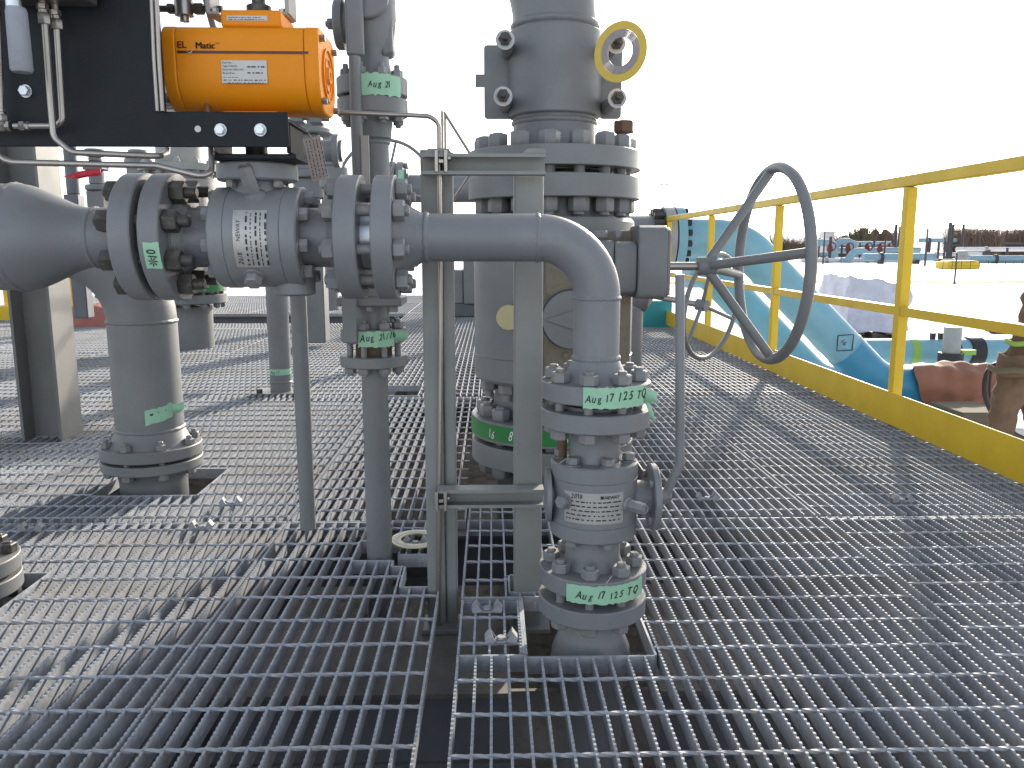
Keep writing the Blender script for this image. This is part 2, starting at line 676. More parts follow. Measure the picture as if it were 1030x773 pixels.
def dashes(parent, mat, fn, rows, lift=0.0012, name='printed_line'):
    """illegible small print: each row is (u0, u1, v, height) broken into word-long strokes"""
    mb = MB()
    for u0, u1, v, h in rows:
        u = u0
        while u < u1:
            w = random.uniform(1.0, 4) * h
            e = min(u + w, u1)
            q = [fn(u, v, lift), fn(e, v, lift), fn(e, v + h, lift), fn(u, v + h, lift)]
            mb.add(q, [(0, 1, 2, 3)])
            u = e + h * random.uniform(0.5, 2.6)
    o = mb.build(name, mat, parent, smooth=0)
    o['kind'] = 'stuff'
    return o


def cyl_fn(c, axis, r, up=None, ph=0.0):
    """u = arc length round the cylinder, v = along the axis; u = 0 faces the direction 'up'"""
    c, axis = Vector(c), Vector(axis).normalized()
    n0 = Vector(up or (0, -1, 0))
    n0 = (n0 - axis * n0.dot(axis)).normalized()
    w = axis.cross(n0)
    def fn(u, v, L):
        a = u / r + ph
        return c + axis * v + (n0 * math.cos(a) + w * math.sin(a)) * (r + L)
    return fn


def plane_fn(c, ux, vx):
    c, ux, vx = Vector(c), Vector(ux).normalized(), Vector(vx).normalized()
    n = ux.cross(vx)
    return lambda u, v, L: c + ux * u + vx * v + n * L


X, Yx, Z = Vector((1, 0, 0)), Vector((0, 1, 0)), Vector((0, 0, 1))
# ============================================================ THE SETTING
# snow covered yard, reaching the horizon
GZ = -1.12
g = MB().add([(-1500, -1500, GZ), (1500, -1500, GZ), (1500, 1500, GZ), (-1500, 1500, GZ)], [(0, 1, 2, 3)])
struct(g.build('ground', M['snow'], smooth=0))
# far hills
hb = MB()
hv, hf = [], []
N = 90
for k in range(N + 1):
    a = math.radians(-60 + 130 * k / N)
    for r, z in ((420, GZ - 0.5), (470, 4.5), (560, 10 + 1.6 * math.sin(k * .31) + 1.1 * math.sin(k * .83 + 1)), (700, 8)):
        hv.append((math.sin(a) * r, math.cos(a) * r, z + (random.uniform(-.5, .5) if z > 0 else 0)))
for k in range(N):
    for j in range(3):
        hf.append((k * 4 + j, k * 4 + j + 1, k * 4 + 5 + j, k * 4 + 4 + j))
struct(hb.add(hv, hf).build('hills', M['hill'], smooth=60))
# concrete and dirt under the raised floor
struct(MB().box(-7.5, 1.72, -1.5, 14, GZ - 0.2, -0.5).build('concrete_foundation', M['soil'], smooth=0))

# ------------------------------------------------------------ grating floor
floor = bpy.data.objects.new('floor', None)
COL.objects.link(floor)
floor['kind'] = 'structure'
SP, TH, DP, CR = 0.0327, 0.0045, 0.034, 0.1135
holes = [
    (-0.355, -0.245, 1.965, 2.10),      # riser beside the frame
    (-0.125, -0.073, 0.0, 2.28),         # slot beside the frame post
    (-0.250, -0.12, 1.925, 2.00),
    (-0.215, -0.12, 1.80, 1.93),
    (0.040, 0.135, 1.766, 1.86),
    (0.062, 0.312, 1.465, 1.735),
    (0.112, 0.312, 1.73, 1.86),        # round the reducer
    (-0.085, 0.53, 2.52, 3.36),         # round the large valve
    (-1.28, -0.945, 2.53, 2.84),         # round the big pipe
    (-1.33, -1.08, 1.66, 1.90),         # round the cut off stub
    (-0.68, -0.40, 4.28, 4.60),
]


def cut(a, b, hs):
    segs = [(a, b)]
    for h0, h1 in hs:
        nx = []
        for s0, s1 in segs:
            if h1 <= s0 or h0 >= s1:
                nx.append((s0, s1))
            else:
                if h0 > s0:
                    nx.append((s0, h0))
                if h1 < s1:
                    nx.append((h1, s1))
        segs = nx
    return [s_ for s_ in segs if s_[1] - s_[0] > 0.02]


_bar, _cross, _band = {}, {}, {}


def bar_mesh(L):
    k = round(L, 3)
    if k in _bar:
        return _bar[k]
    p = 0.0131
    n = max(1, int(L / p))
    p = L / n
    top = []
    for i in range(n):
        y = i * p
        top += [(y, -0.0030), (y + p * .30, 0.0), (y + p * .68, 0.0)]
    top.append((L, -0.0030))
    vs, fs = [], []
    for y, z in top:
        for x in (-TH / 2, TH / 2):
            vs.append((x, y, z))
            vs.append((x, y, -DP))
    for i in range(len(top) - 1):
        a, b = i * 4, i * 4 + 4
        fs += [(a, a + 2, b + 2, b), (a, b, b + 1, a + 1), (a + 2, a + 3, b + 3, b + 2)]
    e = (len(top) - 1) * 4
    fs += [(0, 1, 3, 2), (e, e + 2, e + 3, e + 1), (1, e + 1, e + 3, 3)]
    _bar[k] = MB().add(vs, fs).mesh('bearing_bar', M['galv'], 0)
    return _bar[k]


def cross_mesh(L):
    k = round(L, 3)
    if k in _cross:
        return _cross[k]
    n = max(4, int(L / 0.0055))
    vs, fs = [], []
    for i in range(n + 1):
        x = L * i / n
        a0 = x / 0.060 * PI
        for q in range(4):
            a = a0 + q * PI / 2 + .3
            vs.append((x, 0.0040 * math.cos(a), 0.0040 * math.sin(a)))
    for i in range(n):
        for q in range(4):
            fs.append((i * 4 + q, i * 4 + (q + 1) % 4, i * 4 + 4 + (q + 1) % 4, i * 4 + 4 + q))
    _cross[k] = MB().add(vs, fs).mesh('cross_bar', M['galv'], 40)
    return _cross[k]


def band_mesh(L, d):
    k = (round(L, 3), d)
    if k not in _band:
        b = MB()
        b.box(0, L, -TH / 2, TH / 2, -DP - 0.001, -0.0002) if d == 'x' else b.box(-TH / 2, TH / 2, 0, L, -DP - 0.001, -0.0002)
        _band[k] = b.mesh('banding_bar', M['galv'], 0)
    return _band[k]


nbar = [0]
BARMAX = 292


def panel(x0, x1, y0, y1, phase=0.0, detail=True, bands=()):
    """one grating panel: bearing bars along Y, twisted cross bars along X, banding at its ends"""
    pm = MB()
    pm.box(x0, x1, y0 - TH / 2, y0 + TH / 2, -DP - .001, -0.008)
    pm.box(x0, x1, y1 - TH / 2, y1 + TH / 2, -DP - .001, -0.008) if (x0, y1) != (-0.072, 2.275) else None
    hs = [h for h in holes if h[0] < x1 and h[1] > x0 and h[2] < y1 and h[3] > y0]
    p = pm.build('grating_panel', M['galv'], floor, smooth=0)
    n = int(round((x1 - x0 - TH) / SP))
    mb, mc = MB(), MB()
    for i in range(n + 1):
        x = x0 + TH / 2 + (x1 - x0 - TH) * i / n
        for a, b in cut(y0 + TH / 2, y1 - TH / 2, [(h[2], h[3]) for h in hs if h[0] < x < h[1]]):
            if detail and nbar[0] < BARMAX and b - a > 0.04:
                link('bearing_bar', bar_mesh(b - a), p, Matrix.Translation((x + random.uniform(-.0007, .0007), a, random.uniform(-.0006, .0004))) @ Matrix.Rotation(random.gauss(0, .0007), 4, 'Z') @ Matrix.Rotation(random.gauss(0, .018), 4, 'Y'))
                nbar[0] += 1
            else:
                # far away: square toothed bar, cheap
                q = 0.0262
                m_ = max(1, int((b - a) / q))
                for t in (range(m_) if y0 < 4.0 else ()):
                    ya = a + (b - a) * t / m_
                    mb.box(x - TH / 2, x + TH / 2, ya + q * .25, ya + q * .7, -0.001, 0.0012)
                mb.box(x - TH / 2, x + TH / 2, a, b, -DP, -0.0012 if y0 < 4 else 0.0)
    y = y0 + 0.02 + phase * CR
    while y < y1 - 0.01:
        for a, b in cut(x0 + .001, x1 - .001, [(h[0], h[1]) for h in hs if h[2] < y < h[3]]):
            if detail:
                link('cross_bar', cross_mesh(b - a), p, Matrix.Translation((a, y + random.uniform(-.0012, .0012), -0.0036 + random.uniform(-.0006, .0008))) @ Matrix.Rotation(random.gauss(0, .0015), 4, 'Z'))
            else:
                mc.box(a, b, y - .0038, y + .0038, -.0075, 0.0006)
        y += CR
    for h in hs:      # banding round the openings
        for yy in (h[2], h[3]):
            if y0 < yy < y1:
                for a, b in cut(max(x0, h[0]), min(x1, h[1]), [(k[0], k[1]) for k in hs if k is not h and k[2] < yy < k[3]]):
                    link('banding_bar', band_mesh(b - a, 'x'), p, Matrix.Translation((a, yy + (-.0026 if yy == h[2] else .0026), 0)))
        for xx in (h[0], h[1]):
            if x0 + .03 < xx < x1 - .03:
                for a, b in cut(max(y0, h[2]), min(y1, h[3]), [(k[2], k[3]) for k in hs if k is not h and k[0] < xx < k[1]]):
                    link('banding_bar', band_mesh(b - a, 'y'), p, Matrix.Translation((xx + (-.0027 if xx == h[0] else .0027), a, 0)))
    if mb.v:
        struct(mb.build('far_bearing_bar', M['galv'], p, smooth=0), 'stuff')
    if mc.v:
        struct(mc.build('far_cross_bar', M['galv'], p, smooth=0), 'stuff')
    return p


# small infill panel between the frame and the lower valve
panel(-0.0715, 0.056, 1.480, 1.728, 0.22)
holes.append((-0.085, 0.0615, 1.474, 1.734))
# first row, nearest the camera
panel(-0.072, 0.950, 0.55, 2.275, 0.18)
panel(-0.588, -0.124, 0.55, 2.275, 0.42)
panel(0.974, 1.775, 0.55, 2.275, 0.78)
panel(-1.512, -0.596, 0.55, 2.275, 0.42)
# second row
panel(-0.072, 0.955, 2.287, 4.25, 0.3)
panel(-0.588, -0.078, 2.287, 4.25, 0.55)
panel(-1.512, -0.596, 2.287, 4.25, 0.1)
panel(-2.440, -1.520, 0.9, 2.275, 0.6)
panel(0.965, 1.775, 2.287, 4.25, 0.6)
panel(-2.440, -1.520, 2.287, 4.25, 0.3)
# the rest, too far to tell bars apart one by one
for r_, (ya, yb) in enumerate(((4.262, 6.10), (6.112, 7.95), (7.962, 9.8), (9.812, 11.7), (11.712, 13.4))):
    for xa, xb in ((0.965, 1.775), (-0.06, .955), (-1.0, -0.07), (-1.95, -1.01), (-2.9, -1.96), (-3.85, -2.91), (-4.8, -3.86), (-5.75, -4.81), (-6.7, -5.76)):
        if yb > 8 and xa > 0.5:
            continue
        if xa < -1.3 * ya * 0.62 - 0.8:
            continue
        if r_ == 2 and -4.9 < xa < -1.5:
            ya2 = 9.0          # a gap between two platforms
            panel(xa, xb, ya, 8.5, random.random(), False)
            continue
        panel(xa, xb, ya, yb, random.random(), False)

# steel under the grating
def beam(name, a, b, top, h=0.15, w=0.10, mat=None, label=None):
    a, b = Vector(a), Vector(b)
    d = (b - a).normalized()
    s_ = Vector((-d.y, d.x, 0))
    T = Matrix(((d.x, s_.x, 0, a.x), (d.y, s_.y, 0, a.y), (0, 0, 1, 0), (0, 0, 0, 1)))
    L = (b - a).length
    m = MB().box(0, L, -w / 2, w / 2, top - .010, top, T).box(0, L, -.004, .004, top - h + .010, top - .010, T).box(0, L, -w / 2, w / 2, top - h, top - h + .010, T)
    return struct(m.build(name, mat or M['warm'], smooth=0))


M['beam'] = paint('dark_blue_grey_beam_paint', (0.105, 0.115, 0.135), 0.5, dirt_amt=0.4)
for yy in (0.56, 2.281, 4.256, 6.106, 7.95, 9.8, 13.4):
    beam('floor_beam', (-7, yy, 0), (1.74, yy, 0), -0.036, mat=M['beam'])
for xx in (-6.7, -3.4, -1.516, -0.592, 0.96, 1.74):
    y_ = -.4
    for ye in (2.22, 4.20, 6.05, 8.4):
        beam('floor_beam', (xx, y_ + .06, 0), (xx, ye, 0), -0.040, mat=M['beam'], w=0.08)
        y_ = ye + .06
# deep skid beam with a wide dusty top under the frame and the lower valve
def skid(x0, x1):
    m = MB().box(x0, x1, 1.50, 1.835, -.108, -.098)
    struct(m.build('skid_beam_top', M['dustbeam'], smooth=0))
    struct(MB().box(x0, x1, 1.508, 1.518, -.250, -.1085).box(x0, x1, 1.50, 1.62, -.262, -.250).build('skid_beam', M['beam'], smooth=0))
M['dustbeam'] = paint('dusty_grey_beam_paint', (0.15, 0.145, 0.14), 0.65, dirt=(0.13, 0.095, 0.06), dirt_amt=0.8, var=0.3)
skid(-2.6, 0.035)
skid(0.335, 1.72)
struct(MB().box(.0352, .3348, 1.508, 1.518, -.250, -.0981).box(.0352, .3348, 1.80, 1.835, -.108, -.098).build('skid_beam', M['dustbeam'], smooth=0))
# kerb channel on the skid edge
struct(MB().box(1.795, 1.80, -1, 8.42, -.30, 0.0).box(1.72, 1.795, -1, 8.42, -.30, -.29).build('platform_edge_channel', M['beam'], smooth=0))

# ============================================================ YELLOW GUARD RAIL
RX = 1.785
rail = thing('guard_rail', 'yellow tubular guard rail with kick plate along the right edge of the grating', 'railing', (RX, 3.5, 0))
for yy in (0.30, 1.92, 3.52, 5.12, 6.70, 8.30):
    MB().box(RX - .0225, RX + .0225, yy - .0225, yy + .0225, 0.0, 1.031).build('post', M['yellow'], rail, bevel=.004)
    for s_ in (-.055, .055):
        pass
MB().box(RX - .024, RX + .024, 0.1, 8.325, 1.033, 1.080).build('top_rail', M['yellow'], rail, bevel=.004)
yy = [0.1, 0.30, 1.92, 3.52, 5.12, 6.70, 8.30]
for a, b in zip(yy, yy[1:]):
    MB().box(RX - .019, RX + .019, a + .0235, b - .0235, .484, .524).build('mid_rail', M['yellow'], rail, bevel=.003)
MB().box(RX - .034, RX - .027, 0.1, 8.34, .006, .150).build('kick_plate', M['yellow'], rail, bevel=.002)

# ============================================================ LOWER VALVE, ELBOW SPOOL, REDUCER (axis Y0)
Y0 = 1.57
VX = at(600, 330, Y0).x            # vertical axis
ZC = 0.797                         # height of the horizontal run
YF = Y0 - 0.107
def zf(py, y=YF, px=600):
    return at(px, py, y).z
def xs(px, r, py=238):
    """X of something whose near silhouette point (radius r in front of the axis) shows at px"""
    return at(px, py, Y0 - r).x

R3 = 0.0447
spool = thing('elbow_pipe_spool', 'grey pipe spool bending from the horizontal run down onto the lower valve', 'pipe', (VX, Y0, .45))
xe = VX - 0.114
ze = ZC - 0.114
xw = xs(427, R3)
zc1 = zf(363, Y0 - R3)
zt, zb = zf(391), zf(410)
pts = [Vector((xw, Y0, ZC)), Vector((xe, Y0, ZC))]
for k in range(1, 17):
    a = PI / 2 * k / 16
    pts.append(Vector((xe + .114 * math.sin(a), Y0, ZC - .114 + .114 * math.cos(a))))
pts.append(Vector((VX, Y0, zc1)))
MB().tube(pts, R3, 40).build('pipe', M['grey'], spool, smooth=60)
weld(spool, (xw, Y0, ZC), X, R3)
weld(spool, (xe - .001, Y0, ZC), X, R3, .0045)
weld(spool, (VX, Y0, ze), Z, R3, .0045)
weld(spool, (VX, Y0, zc1), Z, R3)
flange(spool, (VX, Y0, zb), Z, 0.107, zt - zb, M['grey'], hub=(.064, R3, zc1 - zt), face=(.066, .005))
# left flange of the spool
x4a, x4b = xs(371.5, .114), xs(393, .114)
flange(spool, (x4a, Y0, ZC), X, 0.115, x4b - x4a, M['grey'], hub=(.070, R3, xw - x4b), face=(.066, .005))
z2t, z2b = zf(420), zf(439)
studs(spool, (VX, Y0, 0), Z, .0835, 8, z2b, zt, .031, M['nut'], PI / 8 * 0.3, .001, .006, nh=.021)
tf = cyl_fn((VX, Y0, 0), Z, .1075, (0, -1, 0))
tp = patch(spool, 'marking_tape', M['tape'], tf, -.036, .092, zt - .038, zt + .001, 26, 4, .0012)
# loose end of the tape sticking out and dangling
p0 = tf(.092, zt - .020, 0)
def loose(p0, dx, w, L, drop):
    vs = []
    for i in range(7):
        t = i / 6
        c = p0 + Vector((dx * L * t, 0.004 * math.sin(3 * t), drop * t * t))
        hw = w * (1 - .35 * t) / 2
        vs += [c + Vector((0, 0, hw)), c + Vector((0, 0.004 * math.sin(5 * t), -hw))]
    fs = [(2 * i, 2 * i + 1, 2 * i + 3, 2 * i + 2) for i in range(6)]
    return vs, fs
vs_, fs_ = loose(p0, 1, .031, .026, -.004)
o_ = MB().add(vs_, fs_).build('tape_end', M['tape'], tp, smooth=60)
o_.modifiers.new('t', 'SOLIDIFY').thickness = .0006
vs_ = [p0 + Vector((.004, .002, -.012)), p0 + Vector((.012, .002, -.014)), p0 + Vector((.020, .001, -.032)), p0 + Vector((.026, .002, -.050)), p0 + Vector((.020, .003, -.052)), p0 + Vector((.012, .002, -.034))]
o_ = MB().add(vs_, [(0, 1, 2, 5), (5, 2, 3, 4)]).build('tape_tail', M['tape'], tp)
o_.modifiers.new('t', 'SOLIDIFY').thickness = .0006
hand(tp, 'Aug 17', .0195, M['ink'], tf, -.033, zt - .0265, .03)
hand(tp, '125 TQ', .021, M['ink'], tf, .030, zt - .0240, .04)

lower = thing('ball_valve', 'grey floor level ball valve below the elbow with tape marked flanges and side lever', 'valve', (VX, Y0, .05))
flange(lower, (VX, Y0, z2t), -Z, .1065, z2t - z2b, M['grey'], face=(.066, .006))
bt, b1, b2, bb = zf(473, Y0 - .085), zf(489, Y0 - .085), zf(534, Y0 - .085), zf(549.5, Y0 - .085)
RB = .086
prof = [(0, bb), (RB - .004, bb), (RB, bb + .003), (RB, b2 - .0012), (RB - .0015, b2), (RB, b2 + .0012), (RB, b1 - .0012), (RB - .0015, b1), (RB, b1 + .0012), (RB, bt - .003), (RB - .003, bt), (0, bt)]
MB().lathe(prof, 64, Matrix.Translation((VX, Y0, 0))).build('body', M['grey'], lower)
z3t, z3b, z4t, z4b = zf(587.5), zf(605), zf(618), zf(635)
MB().lathe([(0, bt - .004), (.053, bt - .004), (.050, bt + .006), (.050, z2b - .008), (.056, z2b + .002), (0, z2b + .002)], 40, Matrix.Translation((VX, Y0, 0))).build('neck', M['grey'], lower)
MB().lathe([(0, z3t - .002), (.064, z3t - .002), (.058, z3t + .010), (.055, z3t + .02), (.055, bb + .002), (0, bb + .002)], 40, Matrix.Translation((VX, Y0, 0))).build('neck', M['grey'], lower)
flange(lower, (VX, Y0, z3b), Z, .1085, z3t - z3b, M['grey'], face=(.066, .006))
studs(lower, (VX, Y0, 0), Z, .0835, 8, z4b, z3t, .031, M['nut'], PI / 8 * .55, .003, .007, nh=.020)
# small bolts that close the body
for k in range(6):
    a = 2 * PI * (k + .5) / 6 - PI / 2 + .3 + .5
    hexbolt(lower, (VX + .068 * math.cos(a), Y0 + .068 * math.sin(a), bt), Z, .022, .014, M['nut'], 'body_bolt', washer=.002)
    hexbolt(lower, (VX + .068 * math.cos(a), Y0 + .068 * math.sin(a), bb), -Z, .022, .014, M['nut'], 'body_bolt')
rb_ = MB().rod((VX - .063, Y0 + .012, bt - .01), (VX - .063, Y0 + .012, bt + .038), .010, 14)
rb_.build('bolt_end', M['rustnut'], lower)
# nameplate on the body
bf = cyl_fn((VX, Y0, 0), Z, RB, (0, -1, 0))
npz0, npz1 = zf(528, Y0 - RB), zf(497, Y0 - RB)
npl = patch(lower, 'nameplate', M['plate'], bf, -.071, .050, npz0, npz1, 16, 2, 0, .001)
hand(npl, '2018', .013, M['ink'], bf, -.055, npz1 - .012, lift=.0018)
lettering(npl, 'NEWAY', .0085, M['ink'], bf, .009, npz1 - .011, .15, lift=.0018, fat=.02)
dashes(npl, M['ink'], bf, [(-.066, .046, npz1 - .019 - i * .0088, .0024) for i in range(5)] + [(.002, .008, npz1 - .011, .006)], .0018)
for u_, v_ in ((-.069, npz1 - .003), (.048, npz1 - .003), (-.069, npz0 + .003), (.048, npz0 + .003)):
    c_ = bf(u_, v_, .001)
    MB().lathe([(0, 0), (.0014, 0), (.001, .001), (0, .0012)], 8, frame_z(c_, c_ - Vector((VX, Y0, c_.z)))).build('rivet', M['plate'], npl)
# plug and vent fitting
def radial(a, z, r=RB):
    d = Vector((math.sin(a), -math.cos(a), 0))
    return Vector((VX, Y0, z)) + d * r, d
zp = zf(508, Y0 - RB)
p_, d_ = radial(-.80, zp)
hexbolt(lower, p_, d_, .023, .014, M['grey'], 'drain_plug', washer=.004)
p_, d_ = radial(.72, zf(511, Y0 - RB))
vf = MB()
T_ = frame_z(p_, d_)
vf.lathe([(0, -.004), (.014, -.004), (.014, .003), (.010, .006), (0, .006)], 20, T_)
vf.hexa(.020, .006, .042, T_)
vf.lathe([(.0085, .042), (.0085, .045), (.006, .045), (.006, .030), (0, .030)], 18, T_)
vf.build('vent_fitting', M['nut'], lower)
# stem, round flange and lever on the right
zs = zf(500, Y0)
xd = at(653, 500, Y0).x
st = MB().lathe([(0, 0), (.036, 0), (.033, .01), (.033, xd - VX - .07), (0, xd - VX - .07)], 32, frame_z((VX + .07, Y0, zs), X))
st.build('stem_housing', M['grey'], lower)
MB().lathe([(0, 0), (.064, 0), (.0665, .002), (.0665, .012), (.064, .014), (0, .014)], 44, frame_z((xd, Y0, zs), X)).build('stem_flange', M['grey'], lower)
MB().lathe([(0, 0), (.054, 0), (.054, .009), (0, .009)], 40, frame_z((VX - .096, Y0, zs + .006), X)).lathe([(0, 0), (.03, 0), (.03, .03), (0, .03)], 30, frame_z((VX - .09, Y0, zs + .006), X)).build('trunnion_flange', M['grey'], lower)
for k in range(4):
    a = PI / 4 + k * PI / 2
    hexbolt(lower, (xd, Y0 + .052 * math.cos(a), zs + .052 * math.sin(a)), -X, .014, .008, M['nut'], 'flange_bolt')
lx1 = at(671, 485, Y0).x
lp = [(xd + .010, Y0, zs), (lx1 - .004, Y0, zs), (at(684, 466, Y0 - .01).x, Y0 - .01, at(684, 466, Y0).z), (at(684, 276, Y0 - .02).x, Y0 - .02, at(684, 276, Y0).z)]
lp = [Vector(p) for p in lp]
lv = MB().tube(fillet(lp[1:], .015, 6), .0092, 14)
lv.lathe([(0, 0), (.017, 0), (.017, .022), (0, .024)], 20, frame_z((xd + .012, Y0, zs), X))
lv.build('lever', M['grey'], lower)
hexbolt(lower, (xd + .034, Y0, zs), X, .018, .010, M['nut'], 'lever_nut')
tf2 = cyl_fn((VX, Y0, 0), Z, .109, (0, -1, 0))
tp2 = patch(lower, 'marking_tape', M['tape'], tf2, -.064, .104, z3b - .006, z3t - .004, 26, 4, .0014)
hand(tp2, 'Aug 17', .0195, M['ink'], tf2, -.046, z3b + .0045, .02)
hand(tp2, '125 TQ', .0205, M['ink'], tf2, .022, z3b + .005, .03)

drop = thing('reducer', 'grey flared reducer dropping through the square opening under the lower valve', 'pipe', (VX, Y0, -.2))
fl_ = flange(drop, (VX, Y0, z4t), -Z, .1085, z4t - z4b, M['grey'], face=(.066, .006))
MB().lathe([(.064, z4b + .002), (.055, z4b - .012), (.058, z4b - .03), (.080, -.035), (.084, -.06), (.084, -.48), (0, -.48)], 44, Matrix.Translation((VX, Y0, 0))).build('pipe', M['grey'], drop, smooth=60)

# ============================================================ UPPER HORIZONTAL VALVE
upper = thing('ball_valve', 'grey horizontal ball valve under the orange actuator with a silver nameplate', 'valve', (at(250, 238, Y0).x, Y0, ZC))
RU = .0925
xb0, xb1 = xs(206, RU), xs(297, RU)
s1, s2 = xs(223, RU), xs(280, RU)
pr = [(0, 0), (RU - .003, 0), (RU, .003)]
for q in (s1 - xb0, s2 - xb0):
    pr += [(RU, q - .0012), (RU - .0014, q), (RU, q + .0012)]
pr += [(RU, xb1 - xb0 - .003), (RU - .003, xb1 - xb0), (0, xb1 - xb0)]
MB().lathe(pr, 72, frame_z((xb0, Y0, ZC), X)).build('body', M['grey'], upper)
x2a, x2b = xs(137, .117), xs(158.5, .117)
x1a, x1b = xs(106.5, .117), xs(129.5, .117)
x3a, x3b = xs(333.5, .115), xs(356.5, .115)
MB().lathe([(.07, x2b - xb0), (.062, x2b - xb0 + .012), (.055, x2b - xb0 + .02), (.055, .002), (0, .002)], 44, frame_z((xb0, Y0, ZC), X)).build('end_neck', M['grey'], upper)
MB().lathe([(.055, 0), (.055, x3a - xb1 - .02), (.068, x3a - xb1 - .002), (0, x3a - xb1)], 44, frame_z((xb1 - .002, Y0, ZC), X)).build('end_neck', M['grey'], upper)
flange(upper, (x2b, Y0, ZC), -X, .117, x2b - x2a, M['grey'], face=(.07, .003))
flange(upper, (x3a, Y0, ZC), X, .115, x3b - x3a, M['grey'], face=(.07, .004))
studs(upper, (0, Y0, ZC), X, .090, 8, x1a, x2b, .036, M['darknut'], 0.08, .006, .020, nh=.026)
studs(upper, (0, Y0, ZC), X, .090, 8, x3a, x4b, .034, M['nut'], -.15, .006, .008, nh=.022)
# dark cleaned threads, gasket in the open gap
MB().lathe([(0, x3b - .001), (.060, x3b - .001), (.060, x4a + .001), (0, x4a + .001)], 40, frame_z((0, Y0, ZC), X)).build('gasket', M['bright'], upper)
MB().lathe([(0, x1b), (.060, x1b), (.060, x2a), (0, x2a)], 40, frame_z((0, Y0, ZC), X)).build('gasket', M['darknut'], upper)
for k in range(8):
    a = 2 * PI * (k + .25) / 8
    p_ = Vector((xb1, Y0 + .074 * math.cos(a), ZC + .074 * math.sin(a)))
    hexbolt(upper, p_, X, .022, .016, M['nut'], 'body_bolt', washer=.002)
    p_ = Vector((xb0, p_.y, p_.z))
    hexbolt(upper, p_, -X, .022, .013, M['nut'], 'body_bolt')
# nameplate, turned upright: text runs up the curve
uf = cyl_fn((0, Y0, ZC), X, RU, (0, -1, 0))     # u: round the body (down is +?), v: along X
sg = 1 if uf(.01, 0, 0).z > uf(0, 0, 0).z else -1
def upf(u, v, L):       # u along X, v upward round the body
    return uf(sg * v, u, L)
nx0, nx1 = at(234, 238, Y0 - RU).x, at(268, 238, Y0 - RU).x
npu = patch(upper, 'nameplate', M['plate'], upf, nx0, nx1, -.056, .049, 4, 18, 0, .001)
lettering(npu, 'NEWAY', .0105, M['ink'], upf, nx0 + .013, -.008, .15, lift=.0018, rot=True)
hand(npu, '2018', .012, M['ink'], upf, nx0 + .014, -.050, lift=.0018, rot=True)
def rotf(u, v, L):
    return upf(v, u, L)
mbx = []
dashes(npu, M['ink'], lambda u, v, L: upf(v, u, L), [(-.052, .044, nx0 + .022 + i * .0085, .0018 if i % 2 else .0032) for i in range(5)], .0018)
for u_, v_ in ((nx0 + .004, .044), (nx1 - .004, .044), (nx0 + .004, -.051), (nx1 - .004, -.051)):
    c_ = upf(u_, v_, .001)
    MB().lathe([(0, 0), (.0014, 0), (.001, .001), (0, .0012)], 8, frame_z(c_, c_ - Vector((c_.x, Y0, ZC)))).build('rivet', M['plate'], npu)
# vent nipple on top and plug below
c_ = upf(at(254, 205, Y0 - .07).x, .088, 0)
d_ = Vector((0, c_.y - Y0, c_.z - ZC)).normalized() * .5 + Vector((-.16, -.18, .45))
T_ = frame_z(c_, d_)
v_ = MB().lathe([(0, -.006), (.019, -.006), (.019, .002), (.012, .006), (0, .006)], 22, T_).hexa(.025, .006, .054, T_).lathe([(.0105, .054), (.0105, .056), (.007, .056), (.007, .044), (0, .044)], 18, T_)
v_.build('vent_fitting', M['nut'], upper)
c_ = upf(at(256, 278, Y0 - .06).x, -.078, 0)
hexbolt(upper, c_, Vector((0, c_.y - Y0, c_.z - ZC)), .028, .016, M['nut'], 'drain_plug', washer=.004)
# stem housing and its pad
xm = at(259, 170, Y0).x
zp0, zp1 = at(259, 181, Y0 - .05).z, at(259, 163, Y0 - .05).z
MB().lathe([(0, ZC + .07), (.052, ZC + .07), (.048, zp0 - .002), (.06, zp0), (0, zp0)], 36, Matrix.Translation((xm, Y0, 0))).build('stem_housing', M['grey'], upper)
MB().lathe([(0, zp0), (.070, zp0), (.073, zp0 + .003), (.073, zp1 - .003), (.070, zp1), (0, zp1)], 40, Matrix.Translation((xm, Y0, 0))).build('mounting_pad', M['grey'], upper)
for k in range(4):
    a = PI / 4 + k * PI / 2 + .1
    hexbolt(upper, (xm + .058 * math.cos(a), Y0 + .058 * math.sin(a), zp0), -Z, .016, .013, M['nut'], 'pad_bolt')
# lower trunnion
zl = ZC - RU
MB().lathe([(0, zl + .02), (.038, zl + .02), (.038, zl - .012), (.030, zl - .016), (0, zl - .016)], 32, Matrix.Translation((xm + .06, Y0, 0))).build('trunnion', M['grey'], upper)
# green tape on flange with scribble
ff = cyl_fn((0, Y0, ZC), X, .1175, (0, -1, 0))
def fsc(u, v, L):
    return ff(sg * v, u, L)
tpu = patch(upper, 'marking_tape', M['tape'], fsc, x2a + .010, x2b + .001, -.058, -.010, 4, 10, .002)
hand(tpu, '10', .020, M['ink'], fsc, x2a + .031, -.035, lift=.0032, rot=True)
sc = []
for k in range(7):
    a = k * 2 * PI / 7
    sc.append(k)
mbk = MB()
for k in range(7):
    a, b = 2 * PI * k / 7, 2 * PI * (k + .4) / 7
    cx_, cv_ = x2a + .024, -.043
    mbk.add([fsc(cx_, cv_, .0034), fsc(cx_ + .010 * math.cos(a), cv_ + .010 * math.sin(a), .0034), fsc(cx_ + .006 * math.cos(b), cv_ + .006 * math.sin(b), .0034)], [(0, 1, 2)])
mbk.build('ink_blot', M['ink'], tpu, smooth=0)

